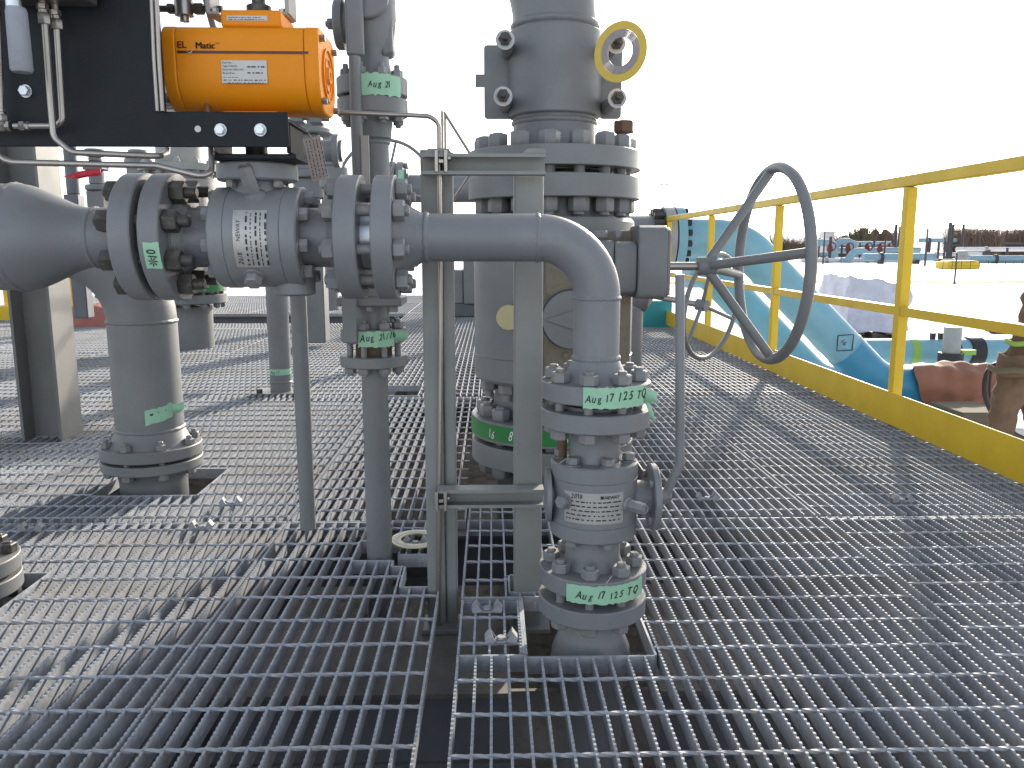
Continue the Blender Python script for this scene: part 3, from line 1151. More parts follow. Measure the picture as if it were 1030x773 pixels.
# big reducer coming in from the left
red = thing('reducer', 'large grey bell shaped reducer entering from the left edge into the flanges', 'pipe', (-1.0, Y0, ZC))
xr = at(96, 235, Y0).x
xk = at(40, 235, Y0).x
RR = .098
prof = [(0, -1.55), (RR, -1.55)]
L_ = xr - xk
for i in range(15):
    t = i / 14
    s_ = t * t * (3 - 2 * t)
    prof.append((RR + (.055 - RR) * s_, xk - .03 + (L_ + .03) * t))
prof += [(.055, x1a - .012), (0, x1a - .012)]
MB().lathe(prof, 64, frame_z((0, Y0, ZC), X)).build('pipe', M['grey'], red, smooth=60)
weld(red, (xk - .034, Y0, ZC), X, RR, .006)
weld(red, (xr + .004, Y0, ZC), X, .055, .005)
flange(red, (x1b, Y0, ZC), -X, .117, x1b - x1a, M['grey'], hub=(.070, .055, .02), face=(.07, .003))

# ============================================================ ACTUATOR
AZ = at(250, 66.5, 1.5).z
AY = 1.585
ax0, ax1 = at(166, 70, 1.52).x, at(322, 70, 1.52).x
def octo(w, h, c, n=6, ct=None):
    """rounded tall section in (y, z)"""
    out = []
    c0 = c
    for sx, sz, a0 in ((1, 1, 0), (-1, 1, PI / 2), (-1, -1, PI), (1, -1, 3 * PI / 2)):
        c = ct if ct and sz > 0 else c0
        for k in range(n + 1):
            a = a0 + PI / 2 * k / n
            out.append((sx * (w - c) + c * math.cos(a), sz * (h - c) + c * math.sin(a)))
    return out
TX = Matrix(((0, 0, 1, 0), (1, 0, 0, 0), (0, 1, 0, 0), (0, 0, 0, 1)))     # local (x,y,z) -> (z, x, y)
act = thing('pneumatic_actuator', 'orange pneumatic actuator with white data sticker on top of the horizontal valve', 'actuator', ((ax0 + ax1) / 2, AY, AZ - .09))
sec = octo(.075, .0705, .058, 10, .022)
secc = octo(.076, .0715, .059, 10, .023)
TA = Matrix.Translation((0, AY, AZ)) @ TX
MB().prism(sec, ax0 + .024, ax1 - .026, TA).build('housing', M['orange'], act, bevel=.001)
MB().prism(secc, ax0, ax0 + .0235, TA).build('end_cap', M['orange'], act, bevel=.003)
ec = MB().prism(secc, ax1 - .0255, ax1, TA).build('end_cap', M['orange'], act, bevel=.003)
T_ = frame_z((ax1, AY, AZ), X)
MB().lathe([(.047, 0), (.048, .004), (.044, .004), (.043, 0)], 44, T_).lathe([(.030, 0), (.031, .003), (.029, .003), (.028, 0)], 40, T_).lathe([(0, 0), (.016, 0), (.014, .006), (.008, .006), (.007, .003), (0, .003)], 30, T_).build('cap_rings', M['orange'], ec)
for sy in (-1, 1):
    for sz in (-1, 1):
        hexbolt(act, (ax1, AY + sy * .055, AZ + sz * .053), X, .011, .009, M['steel'], 'cap_screw')
        hexbolt(act, (ax0, AY + sy * .055, AZ + sz * .053), -X, .011, .009, M['steel'], 'cap_screw')
ptx0, ptx1 = at(222, 20, 1.53).x, at(283, 20, 1.53).x
MB().box(ptx0, ptx1, AY - .058, AY + .045, AZ + .0705, at(250, 10, 1.53).z).build('top_pad', M['orange'], act, bevel=.005)
zpb = at(200, 112.5, 1.45).z - .003
MB().box(at(223, 105, 1.53).x, at(280, 105, 1.53).x, AY - .058, AY + .05, zpb - .004, AZ - .0705).build('bottom_pad', M['orange'], act, bevel=.004)
pf = plane_fn((0, AY - .0762, 0), X, Z)
sx0, sx1 = at(223.5, 80, AY - .076).x, at(269, 80, AY - .076).x
sz0, sz1 = at(246, 84, AY - .076).z, at(246, 61, AY - .076).z
dp = patch(act, 'data_sticker', M['sticker'], pf, sx0, sx1, sz0, sz1, 2, 2)
h_ = sz1 - sz0
for i, t_ in enumerate(('Mod. No.', 'Type: F-DA/O', 'Serial No. 00071437', 'Pmax: 8 bar')):
    lettering(dp, t_, .0044, M['ink'], pf, sx0 + .002, sz1 - .0055 - i * .0058, lift=.0012)
dashes(dp, M['ink'], pf, [(sx0 + .003, sx0 + .030, sz1 - .029, .0010), (sx0 + .003, sx1 - .003, sz1 - .034, .0016), (sx0 + .01, sx1 - .006, sz1 - .0385, .0012), (sx0 + .045, sx1 - .003, sz1 - .012, .0022), (sx0 + .045, sx1 - .006, sz1 - .022, .0020)])
lz = at(200, 50, AY - .076).z
lx = at(178, 50, AY - .076).x
lettering(act, 'EL', .0155, M['maroon'], pf, lx, at(200, 48.5, AY - .076).z, lift=.0008, bold=.0004, width=1.12, fat=.018)
for d_ in (0, .0005, .0010):
    lettering(act, 'Matic', .0150, M['maroon'], pf, at(196.5, 50, AY - .076).x + d_, at(200, 49, AY - .076).z, lift=.0008, width=1.03, name='logo_letters')
lettering(act, 'TM', .005, M['maroon'], pf, at(217, 50, AY - .076).x, at(200, 45, AY - .076).z, lift=.0008)
sw = []
for k in range(12):
    a = -2.5 + 2.4 * k / 11
    sw.append(pf(at(190.5, 48, AY - .076).x + .0055 * math.cos(a), at(191, 49, AY - .076).z + .0075 * math.sin(a), .0012))
MB().tube(sw, lambda i: .0010 * (1 - abs(i - 6) / 8), 6).build('logo_swoosh', M['sticker'], act)
z1_ = at(200, 51.3, AY - .076).z
MB().box(lx, at(310, 50, AY - .076).x, AY - .0766, AY - .0762, z1_ - .0042, z1_).build('logo_stripe', M['maroon'], act, smooth=0)
dt = patch(act, 'warning_sticker', M['sticker'], plane_fn((0, AY - .0582, 0), X, Z), at(228, 20, AY - .058).x, at(269, 20, AY - .058).x, at(250, 21, AY - .058).z, at(250, 16, AY - .058).z, 2, 2)
pf2 = plane_fn((0, AY - .0582, 0), X, Z)
dashes(dt, M['maroon'], pf2, [(at(230, 20, AY - .058).x, at(262, 20, AY - .058).x, at(250, 18.3, AY - .058).z, .0012), (at(230, 20, AY - .058).x, at(266, 20, AY - .058).x, at(250, 20.4, AY - .058).z, .0012)])
# position indicator yoke above
ztp = at(250, 10, 1.53).z
yk = thing('indicator_yoke', 'beige steel yoke and dark coupling standing on the orange actuator', 'bracket', (at(250, 8, AY).x, AY, ztp))
yx0, yx1 = at(214, 5, AY).x, at(292, 5, AY).x
for xx, s_ in ((yx0, 1), (yx1, -1)):
    o_ = MB().box(xx - .004, xx + .004, AY - .03, AY + .03, ztp + .001, ztp + .12).box(xx, xx + s_ * .018, AY - .03, AY + .03, ztp - .001, ztp + .004)
    o_.build('side_plate', M['lightpaint'], yk, bevel=.0015)
    hexbolt(yk, (xx + s_ * .010, AY - .02, ztp + .004), Z, .011, .007, M['steel'], 'bolt')
MB().box(yx0 - .02, yx1 + .02, AY - .035, AY + .035, ztp + .121, ztp + .127).build('top_plate', M['lightpaint'], yk)
MB().lathe([(0, ztp), (.022, ztp), (.022, ztp + .02), (.012, ztp + .024), (.012, ztp + .121), (0, ztp + .121)], 24, Matrix.Translation(((ptx0 + ptx1) / 2, AY, 0))).build('coupling', M['darknut'], yk)

# ============================================================ BLACK PANEL AND BRACKET
PY = 1.45
z0_, z1_ = at(200, 148, PY).z, at(200, 112.5, PY).z
xR = at(290, 130, PY).x
xP = at(163, 60, PY).x
pan = thing('steel_panel', 'large black steel panel at the upper left with an arm under the actuator', 'panel', (-1.0, PY, .94))
MB().prism([(-1.75, z0_), (xR, z0_), (xR, z1_), (xP, z1_), (xP, 1.75), (-1.75, 1.75)], -PY - .006, -PY, Matrix(((1, 0, 0, 0), (0, 0, -1, 0), (0, 1, 0, 0), (0, 0, 0, 1)))).build('plate', M['black'], pan, bevel=.0015)
for px_, py_ in ((26, 92), (222, 131), (262, 131)):
    hexbolt(pan, at(px_, py_, PY), -Yx, .0155, .008, M['bright'], 'bolt', washer=.0015)
c_ = at(199, 130, PY - .0005)
MB().lathe([(0, 0), (.0055, 0), (.0055, .0004), (0, .0004)], 14, frame_z(c_, -Yx)).build('bolt_hole', M['sticker'], pan)
br = thing('mounting_bracket', 'black angled bracket between the orange actuator and the valve pad', 'bracket', (xm, Y0, zp1))
zt_ = zpb - .0045
MB().box(at(216, 130, 1.52).x, xR - .002, PY + .0065, PY + .15, zt_ - .008, zt_).build('top_plate', M['black'], br, bevel=.002)
MB().box(at(216, 130, 1.52).x, xR + .004, PY + .03, PY + .13, zp1 + .0005, zp1 + .010).build('base_plate', M['black'], br, bevel=.002)
MB().box(xR - .012, xR - .004, PY + .03, PY + .13, zp1 + .0105, zt_ - .0085).build('side_plate', M['black'], br, bevel=.002)
MB().box(at(218, 130, 1.52).x, at(218, 130, 1.52).x + .008, PY + .03, PY + .13, zp1 + .0105, zt_ - .0085).build('side_plate', M['black'], br, bevel=.002)
MB().rod((xm, Y0, zp1 + .01), (xm, Y0, zt_ - .008), .02, 20).build('stem_coupling', M['darknut'], br)

# tubing on the panel
TY = 1.405
A = lambda px, py, y=TY: at(px, py, y)
def tubing(label, pts, r=.0052, fr=.02, nuts=(), mat='steel', cat='tube', group=None):
    t = thing('instrument_tube', label, cat, pts[0], group)
    MB().tube(fillet(pts, fr, 8), r, 14).build('tube', M[mat], t, smooth=60)
    for p, d, w, h in nuts:
        T = frame_z(p, d)
        MB().hexa(w, 0, h * .55, T).lathe([(0, h * .55), (w * .42, h * .55), (w * .42, h * .7), (0, h * .7)], 16, T).hexa(w * .9, h * .7, h, T, .3).build('compression_nut', M['steel'], t)
    return t
tubing('left stainless tube bending under the black panel and back up behind it', [A(42, -6), A(45, 22), A(51, 105), A(54, 138), A(72, 153.5), A(160, 157.5, TY + .04), A(168, 154, TY + .09), A(168, 140, TY + .12)], nuts=[(A(44.5, 25), Z - Vector((.03, 0, 0)), .017, .032)])
tubing('right stainless tube curving into the horizontal fitting on the black panel', [A(55, 0, TY + .02), A(57, 26, TY + .02), A(63, 122, TY + .02), A(55, 127, TY + .02), A(14, 127, TY + .02)], fr=.03, nuts=[(A(57, 30, TY + .02), Z, .017, .030), (A(20, 127, TY + .02), -X, .014, -.016)])
tubing('short stainless tube with tee fitting at the left edge of the black panel', [A(-30, 127, TY + .02), A(10, 127, TY + .02)], nuts=[(A(2, 123, TY + .02), Z, .016, .022), (A(0, 127, TY + .02), X, .017, .018)])
tubing('stainless tube rising from the tee at the left edge', [A(1, 112, TY + .02), A(-3, -5, TY + .02)])
tubing('long stainless tube running below the black panel into the actuator underside', [A(-8, 150), A(4, 161), A(14, 163.5), A(158, 167, TY + .02), A(204, 178, TY + .02), A(213, 172, TY + .04), A(212, 146, TY + .07), A(208, 100, TY + .14)], fr=.025)
tubing('bronze coloured stainless tube running from the actuator to the post and down it', [at(240, 111, 1.72), at(300, 111.5, 1.74), at(432, 117, 1.74), at(441.5, 124, 1.745), at(443.5, 330, 1.762), at(441, 600, 1.775), at(441, 682, 1.775)], r=.0048, fr=.03)
for q, (px_, w_) in enumerate(((156, 0), (161, .0))):
    tubing(('outer' if q else 'inner') + ' of two tubes running down the right edge of the black panel', [A(px_ - 4, -8, 1.44), A(px_ - 1, 60, 1.44), A(px_ + 2.5, 112, 1.44)], r=.0036)
tubing('upper of two horizontal tubes behind the underside of the orange actuator', [at(166, 97, 1.9), at(235, 99, 1.9), at(300, 100, 1.9)], r=.010)
tubing('lower of two horizontal tubes behind the underside of the orange actuator', [at(166, 107, 1.9), at(235, 108, 1.9), at(300, 109, 1.9)], r=.007)
# lever with a white grip
hd = thing('valve_handle', 'white ribbed grip handle hanging in front of the black panel', 'handle', A(12, 0, 1.36))
a_, b_ = A(16, 8, 1.36), A(24, 73, 1.36)
dz = (b_ - a_).normalized()
MB().lathe([(0, 0), (.0135, 0), (.0155, .006), (.0165, (b_ - a_).length - .004), (.014, (b_ - a_).length), (0, (b_ - a_).length)], 24, frame_z(a_, dz)).build('grip', M['knurl'], hd)
MB().rod(a_ - dz * .12, a_, .011, 16).build('rod', M['bright'], hd)
mf = thing('manifold_block', 'grey steel manifold block at the very top of the black panel', 'manifold', A(50, 0, 1.38))
MB().box(A(-20, 0, 1.35).x, A(73, 0, 1.35).x, 1.35, 1.435, A(60, 3, 1.36).z + .014, A(60, 3, 1.36).z + .12).build('block', M['steel'], mf, bevel=.003)
MB().box(A(73, 0, 1.35).x + .001, A(84, 0, 1.38).x, 1.37, 1.43, A(60, 0, 1.36).z + .018, A(60, 3, 1.36).z + .12).build('end_block', M['steel'], mf, bevel=.003)
# small regulator / valve seen at top behind the panel edge
rg = thing('needle_valve', 'small stainless needle valve between panel edge and actuator at the top', 'valve', at(186, 5, 1.6))
p_ = at(186, 22, 1.6)
MB().lathe([(0, 0), (.009, 0), (.009, .008), (.017, .010), (.017, .09), (0, .09)], 24, Matrix.Translation(p_)).build('body', M['steel'], rg)
MB().hexa(.016, -.03, -.018, frame_z(p_ + Vector((0, 0, .022)), X)).hexa(.018, .018, .036, frame_z(p_ + Vector((0, 0, .022)), X)).rod(p_ + Vector((-.05, 0, .022)), p_ + Vector((.07, 0, .022)), .006, 12).build('fittings', M['darknut'], rg)
tubing('white flat hose curving down behind the top of the orange actuator', [at(205, -10, 1.62), at(209, 8, 1.62), at(214, 26, 1.62), at(216, 32, 1.62)], r=.006, mat='lightpaint', cat='hose')

# ============================================================ SUPPORT FRAME
SY = 1.80
fr = thing('support_frame', 'grey green steel support frame of two posts and two rungs in the centre', 'frame', (-.02, SY, 0))
pxL0, pxL1 = at(428, 500, SY - .03).x, at(459, 500, SY - .03).x
pxR0, pxR1 = at(517, 500, SY - .03).x, at(545, 500, SY - .03).x
def sqpost(x0, x1, zb, zt):
    w = x1 - x0
    m = MB()
    cx_ = (x0 + x1) / 2
    poly = []
    c = .006
    for sx, sy, a0 in ((1, 1, 0), (-1, 1, PI / 2), (-1, -1, PI), (1, -1, 3 * PI / 2)):
        for k in range(4):
            a = a0 + PI / 2 * k / 3
            poly.append((cx_ + sx * (w / 2 - c) + c * math.cos(a), SY + sy * (w / 2 - c) + c * math.sin(a)))
    return m.prism(poly, zb, zt)
# left post is a strut channel: a tube with a lighter lipped strip at its right
wL = pxL1 - pxL0
sqpost(pxL0, pxL0 + wL * .60, -.085, at(440, 152, SY).z).build('post', M['warm'], fr)
sqpost(pxL0 + wL * .62, pxL1, -.085, at(440, 152, SY).z - .004).build('channel_strut', M['warm'], fr)
sqpost(pxR0, pxR1, -.085, at(530, 178, SY).z).build('post', M['warm'], fr)
for a_, b_ in ((pxL0 - .012, pxL1 + .005), (pxR0 - .01, pxR1 + .02)):
    MB().box(a_, b_, SY - .05, SY + .034, -.0975, -.0855).build('foot_plate', M['warm'], fr, bevel=.002)
FY = SY - .037
def rung(x0, x1, zt, zb):
    T = Matrix(((0, 0, 1, 0), (1, 0, 0, 0), (0, 1, 0, 0), (0, 0, 0, 1)))
    y1, y0, d = FY, FY - .040, .005
    lip = .007
    poly = [(y1, zb), (y0, zb), (y0, zb + lip), (y0 + .003, zb + lip), (y0 + .003, zb + .003), (y1 - .003, zb + .003), (y1 - .003, zt - .003), (y0 + .003, zt - .003), (y0 + .003, zt - lip), (y0, zt - lip), (y0, zt), (y1, zt)]
    return MB().prism(poly, x0, x1, T)
rung(at(425, 160, FY).x, at(548, 160, FY).x, at(480, 155, FY - .03).z, at(480, 176, FY - .03).z).build('rung', M['warm'], fr)
rung(at(441, 500, FY).x, at(546, 500, FY).x, at(480, 492, FY - .03).z, at(480, 510, FY - .03).z).build('rung', M['warm'], fr)
for px_, pw in ((441, 14), (537, 12)):
    a_, b_ = at(px_ - pw, 150, FY), at(px_ + pw, 150, FY)
    z_ = at(px_, 155, FY - .03).z
    MB().prism([(a_.x, 0), (b_.x, 0), (b_.x - .006, .010), (a_.x + .010, .010)], -FY, -FY + .035, Matrix(((1, 0, 0, 0), (0, 0, -1, 0), (0, 1, 0, z_ + .0005), (0, 0, 0, 1)))).build('end_cap', M['warm'], fr)
for py_ in (162, 505):
    c_ = at(443.5, py_, FY - .045)
    cl = MB().box(c_.x - .013, c_.x - .006, c_.y, FY - .002, c_.z - .022, c_.z + .022).box(c_.x + .006, c_.x + .013, c_.y, FY - .002, c_.z - .022, c_.z + .022).box(c_.x - .0055, c_.x + .0055, c_.y + .004, c_.y + .010, c_.z - .004, c_.z + .004)
    cl.hexa(.010, .0132, .020, Matrix.Translation(c_ + Vector((0, .008, .006))) @ Matrix.Rotation(PI / 2, 4, 'Y'))
    cl.build('tube_clamp', M['steel'], fr, bevel=.001)

# ============================================================ THIN RISER WITH LEVER VALVE
QY = 2.02
QX = at(379, 450, QY).x
rs = thing('pipe_riser', 'thin grey riser left of the frame with a green taped flange at mid height', 'pipe', (QX, QY, 0))
def qz(py, d=0.0):
    return at(379, py, QY - d).z
MB().lathe([(0, -.45), (.0325, -.45), (.0325, qz(361, .08) - .03), (.037, qz(361, .08) - .005), (0, qz(361, .08))], 32, Matrix.Translation((QX, QY, 0))).build('pipe', M['grey2'], rs)
f1t, f1b = qz(361, .08), qz(375 - 3, .08)
f2t, f2b = qz(333, .08), qz(347, .08)
flange(rs, (QX, QY, f1b), Z, .0835, f1t - f1b, M['grey2'], face=(.05, .004))
flange(rs, (QX, QY, f2b), Z, .080, f2t - f2b, M['grey2'], face=(.05, .004))
MB().lathe([(0, f1t), (.045, f1t), (.045, f2b), (0, f2b)], 24, Matrix.Translation((QX, QY, 0))).build('gasket', M['rustnut'], rs)
studs(rs, (QX, QY, 0), Z, .063, 8, f1b, f2t, .025, M['nut'], .15, .006, .008, nh=.016)
tq = cyl_fn((QX, QY, 0), Z, .0808, (0, -1, 0))
tpq = patch(rs, 'marking_tape', M['tape'], tq, -.026, .062, f2b - .006, f2t - .002, 18, 4, .002)
vs_, fs_ = loose(tq(.062, (f2b + f2t) / 2, 0), 1, .034, .034, .006)
o_ = MB().add(vs_, fs_).build('tape_end', M['tape'], tpq, smooth=60)
o_.modifiers.new('t', 'SOLIDIFY').thickness = .0006
hand(tpq, 'Aug 21/16', .023, M['ink'], tq, -.022, f2b + .006, .10, lift=.0026, width=.72)
f3t, f3b = qz(300, .08), qz(309, .08)
MB().lathe([(0, f2t), (.045, f2t), (.040, f2t + .02), (.040, f3b), (0, f3b)], 28, Matrix.Translation((QX, QY, 0))).build('valve_neck', M['grey2'], rs)
MB().box(QX - .078, QX + .078, QY - .065, QY + .065, f3b, f3t).build('square_flange', M['grey2'], rs, bevel=.003)
for sx in (-.055, 0, .055):
    hexbolt(rs, (QX + sx, QY - .05, f3b), -Z, .022, .014, M['nut'], 'flange_bolt')
MB().box(at(345, 330, QY - .09).x, at(359, 330, QY - .09).x, QY - .095, QY - .084, qz(345, .09), qz(292, .09)).build('side_strap', M['grey2'], rs, bevel=.002)
MB().lathe([(0, f3t), (.05, f3t), (.05, f3t + .22), (0, f3t + .22)], 28, Matrix.Translation((QX, QY, 0))).build('valve_body', M['grey2'], rs)
# upper valve: neck, flanges, body
nx = at(376, 150, QY).x
rv = thing('lever_valve', 'grey lever operated valve at the top centre left with a rod hanging down', 'valve', (nx, QY, 1.0))
g1t, g1b, g2t, g2b = qz(95, .08), qz(112, .08), qz(73, .08), qz(92, .08)
zr = f3t + .221
MB().lathe([(0, zr), (.036, zr), (.036, g1b - .055), (.042, g1b - .05), (.046, g1b - .012), (.056, g1b + .002), (0, g1b + .002)], 36, Matrix.Translation((nx, QY, 0))).build('neck', M['grey2'], rv)
weld(rv, (nx, QY, g1b - .060), Z, .036)
flange(rv, (nx, QY, g1b), Z, .083, g1t - g1b, M['grey2'], face=(.05, .003))
flange(rv, (nx, QY, g2b), Z, .083, g2t - g2b, M['grey2'], face=(.05, .004))
studs(rv, (nx, QY, 0), Z, .064, 8, g1b, g2t, .024, M['nut'], .1, .006, .012, nh=.016)
tg = cyl_fn((nx, QY, 0), Z, .0836, (0, -1, 0))
tpg = patch(rv, 'marking_tape', M['tape'], tg, -.015, .085, g2b - .008, g2t - .002, 18, 4, .003)
hand(tpg, 'Aug 21', .018, M['ink'], tg, .002, g2b + .008, .05, lift=.0026)
# body: neck, side bonnet
zb_ = qz(20)
MB().lathe([(0, g2t), (.045, g2t), (.038, g2t + .04), (.036, qz(55)), (.050, qz(42)), (.056, qz(20)), (.056, qz(-10)), (.04, qz(-28)), (0, qz(-28))], 36, Matrix.Translation((nx + .004, QY, 0))).build('body', M['grey2'], rv, smooth=60)
xl, xr_ = at(338, 30, QY).x, at(396, 30, QY).x
MB().lathe([(0, 0), (.052, 0), (.056, .004), (.056, .02), (.044, .024), (.044, .05), (0, .05)], 32, frame_z((xl, QY, qz(25)), X)).build('bonnet', M['grey2'], rv)
MB().prism([(xr_ - .025, qz(60)), (xr_, qz(60) + .01), (xr_, qz(8)), (xr_ - .012, qz(-5)), (xr_ - .04, qz(-10))], -QY - .03, -QY + .03, Matrix(((1, 0, 0, 0), (0, 0, -1, 0), (0, 1, 0, 0), (0, 0, 0, 1)))).build('cast_rib', M['grey2'], rv, bevel=.006)
hexbolt(rv, (xl, QY - .02, qz(27)), -X, .022, .016, M['nut'], 'bonnet_bolt', stem=-.02)
T_ = frame_z((nx + .002, QY - .055, qz(4)), -Yx)
MB().lathe([(0, 0), (.048, 0), (.050, .003), (.050, .014), (.046, .018), (0, .018)], 36, T_).build('lever_hub', M['grey2'], rv)
LY = QY - .085
ha, hb_ = at(356.5, -30, LY), at(356.5, 57, LY)
MB().box(at(348, 30, LY).x, at(366, 30, LY).x, LY - .012, LY + .008, hb_.z, ha.z).build('lever_socket', M['grey2'], rv, bevel=.006)
MB().rod(at(356.5, 57, LY), at(356.5, 190, LY), .0135, 20).build('lever_rod', M['grey2'], rv)

# slim stand under the upper valve
st = thing('pipe_stand', 'slim grey tubular stand leaning under the horizontal valve down to the grating', 'stand', at(310, 530, 2.2))
bx = at(310, 531, 2.2)
MB().rod((bx.x, 2.2, 0.001), (bx.x + .004, 2.2, ZC - .055), .0215, 24).build('tube', M['grey2'], st)
MB().box(bx.x - .035, bx.x + .04, 2.16, 2.24, ZC - .0545, ZC - .046).build('top_plate', M['grey2'], st)

# ============================================================ BIG PIPE AT LEFT
GY = 2.69
GX = at(153, 455, GY).x
bp = thing('pipe_elbow_riser', 'large grey pipe at left that turns down into a flanged joint at the floor', 'pipe', (GX, GY, 0))
gzt, gzb = at(153, 458, GY - .17).z, at(153, 469.5, GY - .17).z
hzt, hzb = at(153, 472.5, GY - .17).z, at(153, 482, GY - .17).z
RG = .107
ztop = at(150, 317, GY).z
pts = [Vector((GX, GY, gzt + .05)), Vector((GX, GY, ztop - .02))]
for k in range(1, 13):
    a = PI / 2 * k / 12
    pts.append(Vector((GX - .25 * (1 - math.cos(a)), GY, ztop - .02 + .25 * math.sin(a))))
pts.append(Vector((GX - 2.2, GY, ztop + .23)))
MB().tube(pts, RG, 44).build('pipe', M['grey2'], bp, smooth=60)
weld(bp, (GX, GY, ztop - .02), Z, RG, .007, M['grey2'])
weld(bp, (GX, GY, gzt + .052), Z, RG, .007, M['grey2'])
flange(bp, (GX, GY, gzb), Z, .160, gzt - gzb, M['grey2'], hub=(.128, RG, .052), face=(.12, .003))
flange(bp, (GX, GY, hzt), -Z, .160, hzt - hzb, M['grey2'], face=(.12, .003))
studs(bp, (GX, GY, 0), Z, .138, 8, hzb, gzt, .030, M['nut'], .2, .004, .010, nh=.020)
MB().lathe([(.128, hzb), (.112, hzb - .02), (RG, hzb - .05), (RG, -.48), (0, -.48)], 44, Matrix.Translation((GX, GY, 0))).build('pipe', M['grey2'], bp, smooth=60)
tg_ = cyl_fn((GX, GY, 0), Z, RG + .001, (0, -1, 0))
def gz(py):
    return at(185, py, GY - .06).z
def slant(u, v, L):
    return tg_(u, v + .22 * (u - .05), L)
tpb = patch(bp, 'marking_tape', M['tape'], slant, .030, .118, gz(424), gz(410), 12, 3, .003)
a_ = Vector(slant(.118, gz(417), .001))
vs_, fs_ = loose(a_, 1, .036, .04, .014)
o_ = MB().add(vs_, fs_).build('tape_end', M['tape'], tpb, smooth=60)
o_.modifiers.new('t', 'SOLIDIFY').thickness = .0006
dashes(tpb, M['ink'], slant, [(.045, .10, gz(416), .006)], .0014)

# second taped pipe behind the stand
FYq = 4.44
FX = at(283, 392, FYq).x
p2 = thing('pipe_riser', 'grey riser behind the slim stand with a green tape band near its foot', 'pipe', (FX, FYq, 0))
MB().lathe([(0, -.45), (.058, -.45), (.058, ZC + .05), (0, ZC + .05)], 32, Matrix.Translation((FX, FYq, 0))).build('pipe', M['grey2'], p2)
weld(p2, (FX, FYq, at(283, 384, FYq).z), Z, .058, .006, M['grey2'])
patch(p2, 'marking_tape', M['tape'], cyl_fn((FX, FYq, 0), Z, .0590, (0, -1, 0)), -.09, .09, at(283, 378, 4.38).z, at(283, 372, 4.38).z, 20, 1)
lettering(p2, 'Aug 17', .026, M['ink'], cyl_fn((FX, FYq, 0), Z, .0598, (0, -1, 0)), -.045, at(283, 377, 4.38).z, .3, lift=.0006, width=.7)
MB().box(FX - .13, FX + .13, FYq - .1, FYq + .1, -.03, .001).build('base_plate', M['grey2'], p2)
for sx in (-.1, .1):
    hexbolt(p2, (FX + sx, FYq - .07, .002), Z, .03, .02, M['darknut'], 'anchor_bolt')

# ============================================================ COLUMNS
def column(label, x0, x1, y0, y1, zb, zt, mat='column'):
    t = thing('steel_column', label, 'column', ((x0 + x1) / 2, y0, 0))
    MB().box(x1 - .011, x1, y0, y1, zb, zt).build('flange', M[mat], t, smooth=0)
    MB().box(x0, x0 + .011, y0, y1, zb, zt).build('flange', M[mat], t, smooth=0)
    ym = (y0 + y1) / 2
    MB().box(x0 + .0112, x1 - .0112, ym - .004, ym + .004, zb, zt).build('web', M[mat], t, smooth=0)
    return t
c = at(63, 441, 3.287)
column('grey steel H column standing on the grating under the black panel', at(22, 441, 3.287).x, c.x, 3.287, 3.454, .001, 2.4)
column('grey steel column cut by the left edge of the picture', -3.16, -2.965, 4.75, 4.93, .001, 2.4, 'column')

# cut off stub at the left edge
SBX = -1.205
sb = thing('pipe_stub', 'beige grey flanged stub with dark nuts at the lower left edge', 'pipe', (SBX, 1.78, 0))
Tb = Matrix.Translation((SBX, 1.78, 0))
flange(sb, (SBX, 1.78, .052), Z, .120, .035, M['grey2'], face=(.08, .006))
flange(sb, (SBX, 1.78, .042), -Z, .120, .035, M['grey2'], face=(.08, .003))
studs(sb, (SBX, 1.78, 0), Z, .095, 8, .007, .087, .034, M['darknut'], .0, .006, .004, nh=.022)
MB().lathe([(0, -.48), (.058, -.48), (.058, .007), (0, .007)], 30, Tb).build('pipe', M['grey2'], sb)

# ============================================================ LARGE CENTRAL VALVE
BY = 2.9
BX = at(556, 330, BY).x
big = thing('ball_valve', 'very large grey upright valve behind the elbow with a green banded bottom flange', 'valve', (BX, BY, 0))
bz = lambda py, r=.296: at(556, py, BY - r).z
TB = Matrix.Translation((BX, BY, 0))
u1t, u1b, u2t, u2b = bz(144), bz(165), bz(173), bz(197)
l1t, l1b, l2t, l2b = bz(432), bz(453), bz(458), bz(480)
RBg = .279
zsm = bz(365, RBg)
MB().lathe([(0, bz(392, RBg)), (RBg - .012, bz(392, RBg)), (RBg, bz(392, RBg) + .012), (RBg, zsm - .002), (RBg + .003, zsm), (RBg, zsm + .002), (RBg, bz(222, RBg)), (RBg - .01, bz(218, RBg)), (0, bz(218, RBg))], 96, TB).build('body', M['grey2'], big)
MB().lathe([(0, bz(219, RBg)), (.215, bz(219, RBg)), (.205, u2b), (0, u2b)], 64, TB).build('neck', M['grey2'], big)
MB().lathe([(0, l1t), (.215, l1t), (.205, bz(392, RBg) + .001), (0, bz(392, RBg) + .001)], 64, TB).build('neck', M['grey2'], big)
flange(big, (BX, BY, u2t), -Z, .296, u2t - u2b, M['grey2'], seg=96, face=(.20, .01))
flange(big, (BX, BY, l1b), Z, .291, l1t - l1b, M['grey2'], seg=96, face=(.20, .004))
studs(big, (BX, BY, 0), Z, .245, 16, u2b, u1t, .060, M['nut'], 0.06, .012, .004, nh=.045, rs=.019)
studs(big, (BX, BY, 0), Z, .243, 16, l2b, l1t, .056, M['nut'], 0.10, .008, .010, nh=.040, rs=.017)
for k in range(12):
    a = 2 * PI * (k + .5) / 12
    hexbolt(big, (BX + .235 * math.cos(a), BY + .235 * math.sin(a), bz(392, RBg) - .0005), -Z, .052, .035, M['nut'], 'body_bolt', stem=-.06)
gb = cyl_fn((BX, BY, 0), Z, .2925, (0, -1, 0))
gbo = patch(big, 'green_band', M['green'], gb, -.46, .46, l1b + .010, l1t - .006, 60, 1)
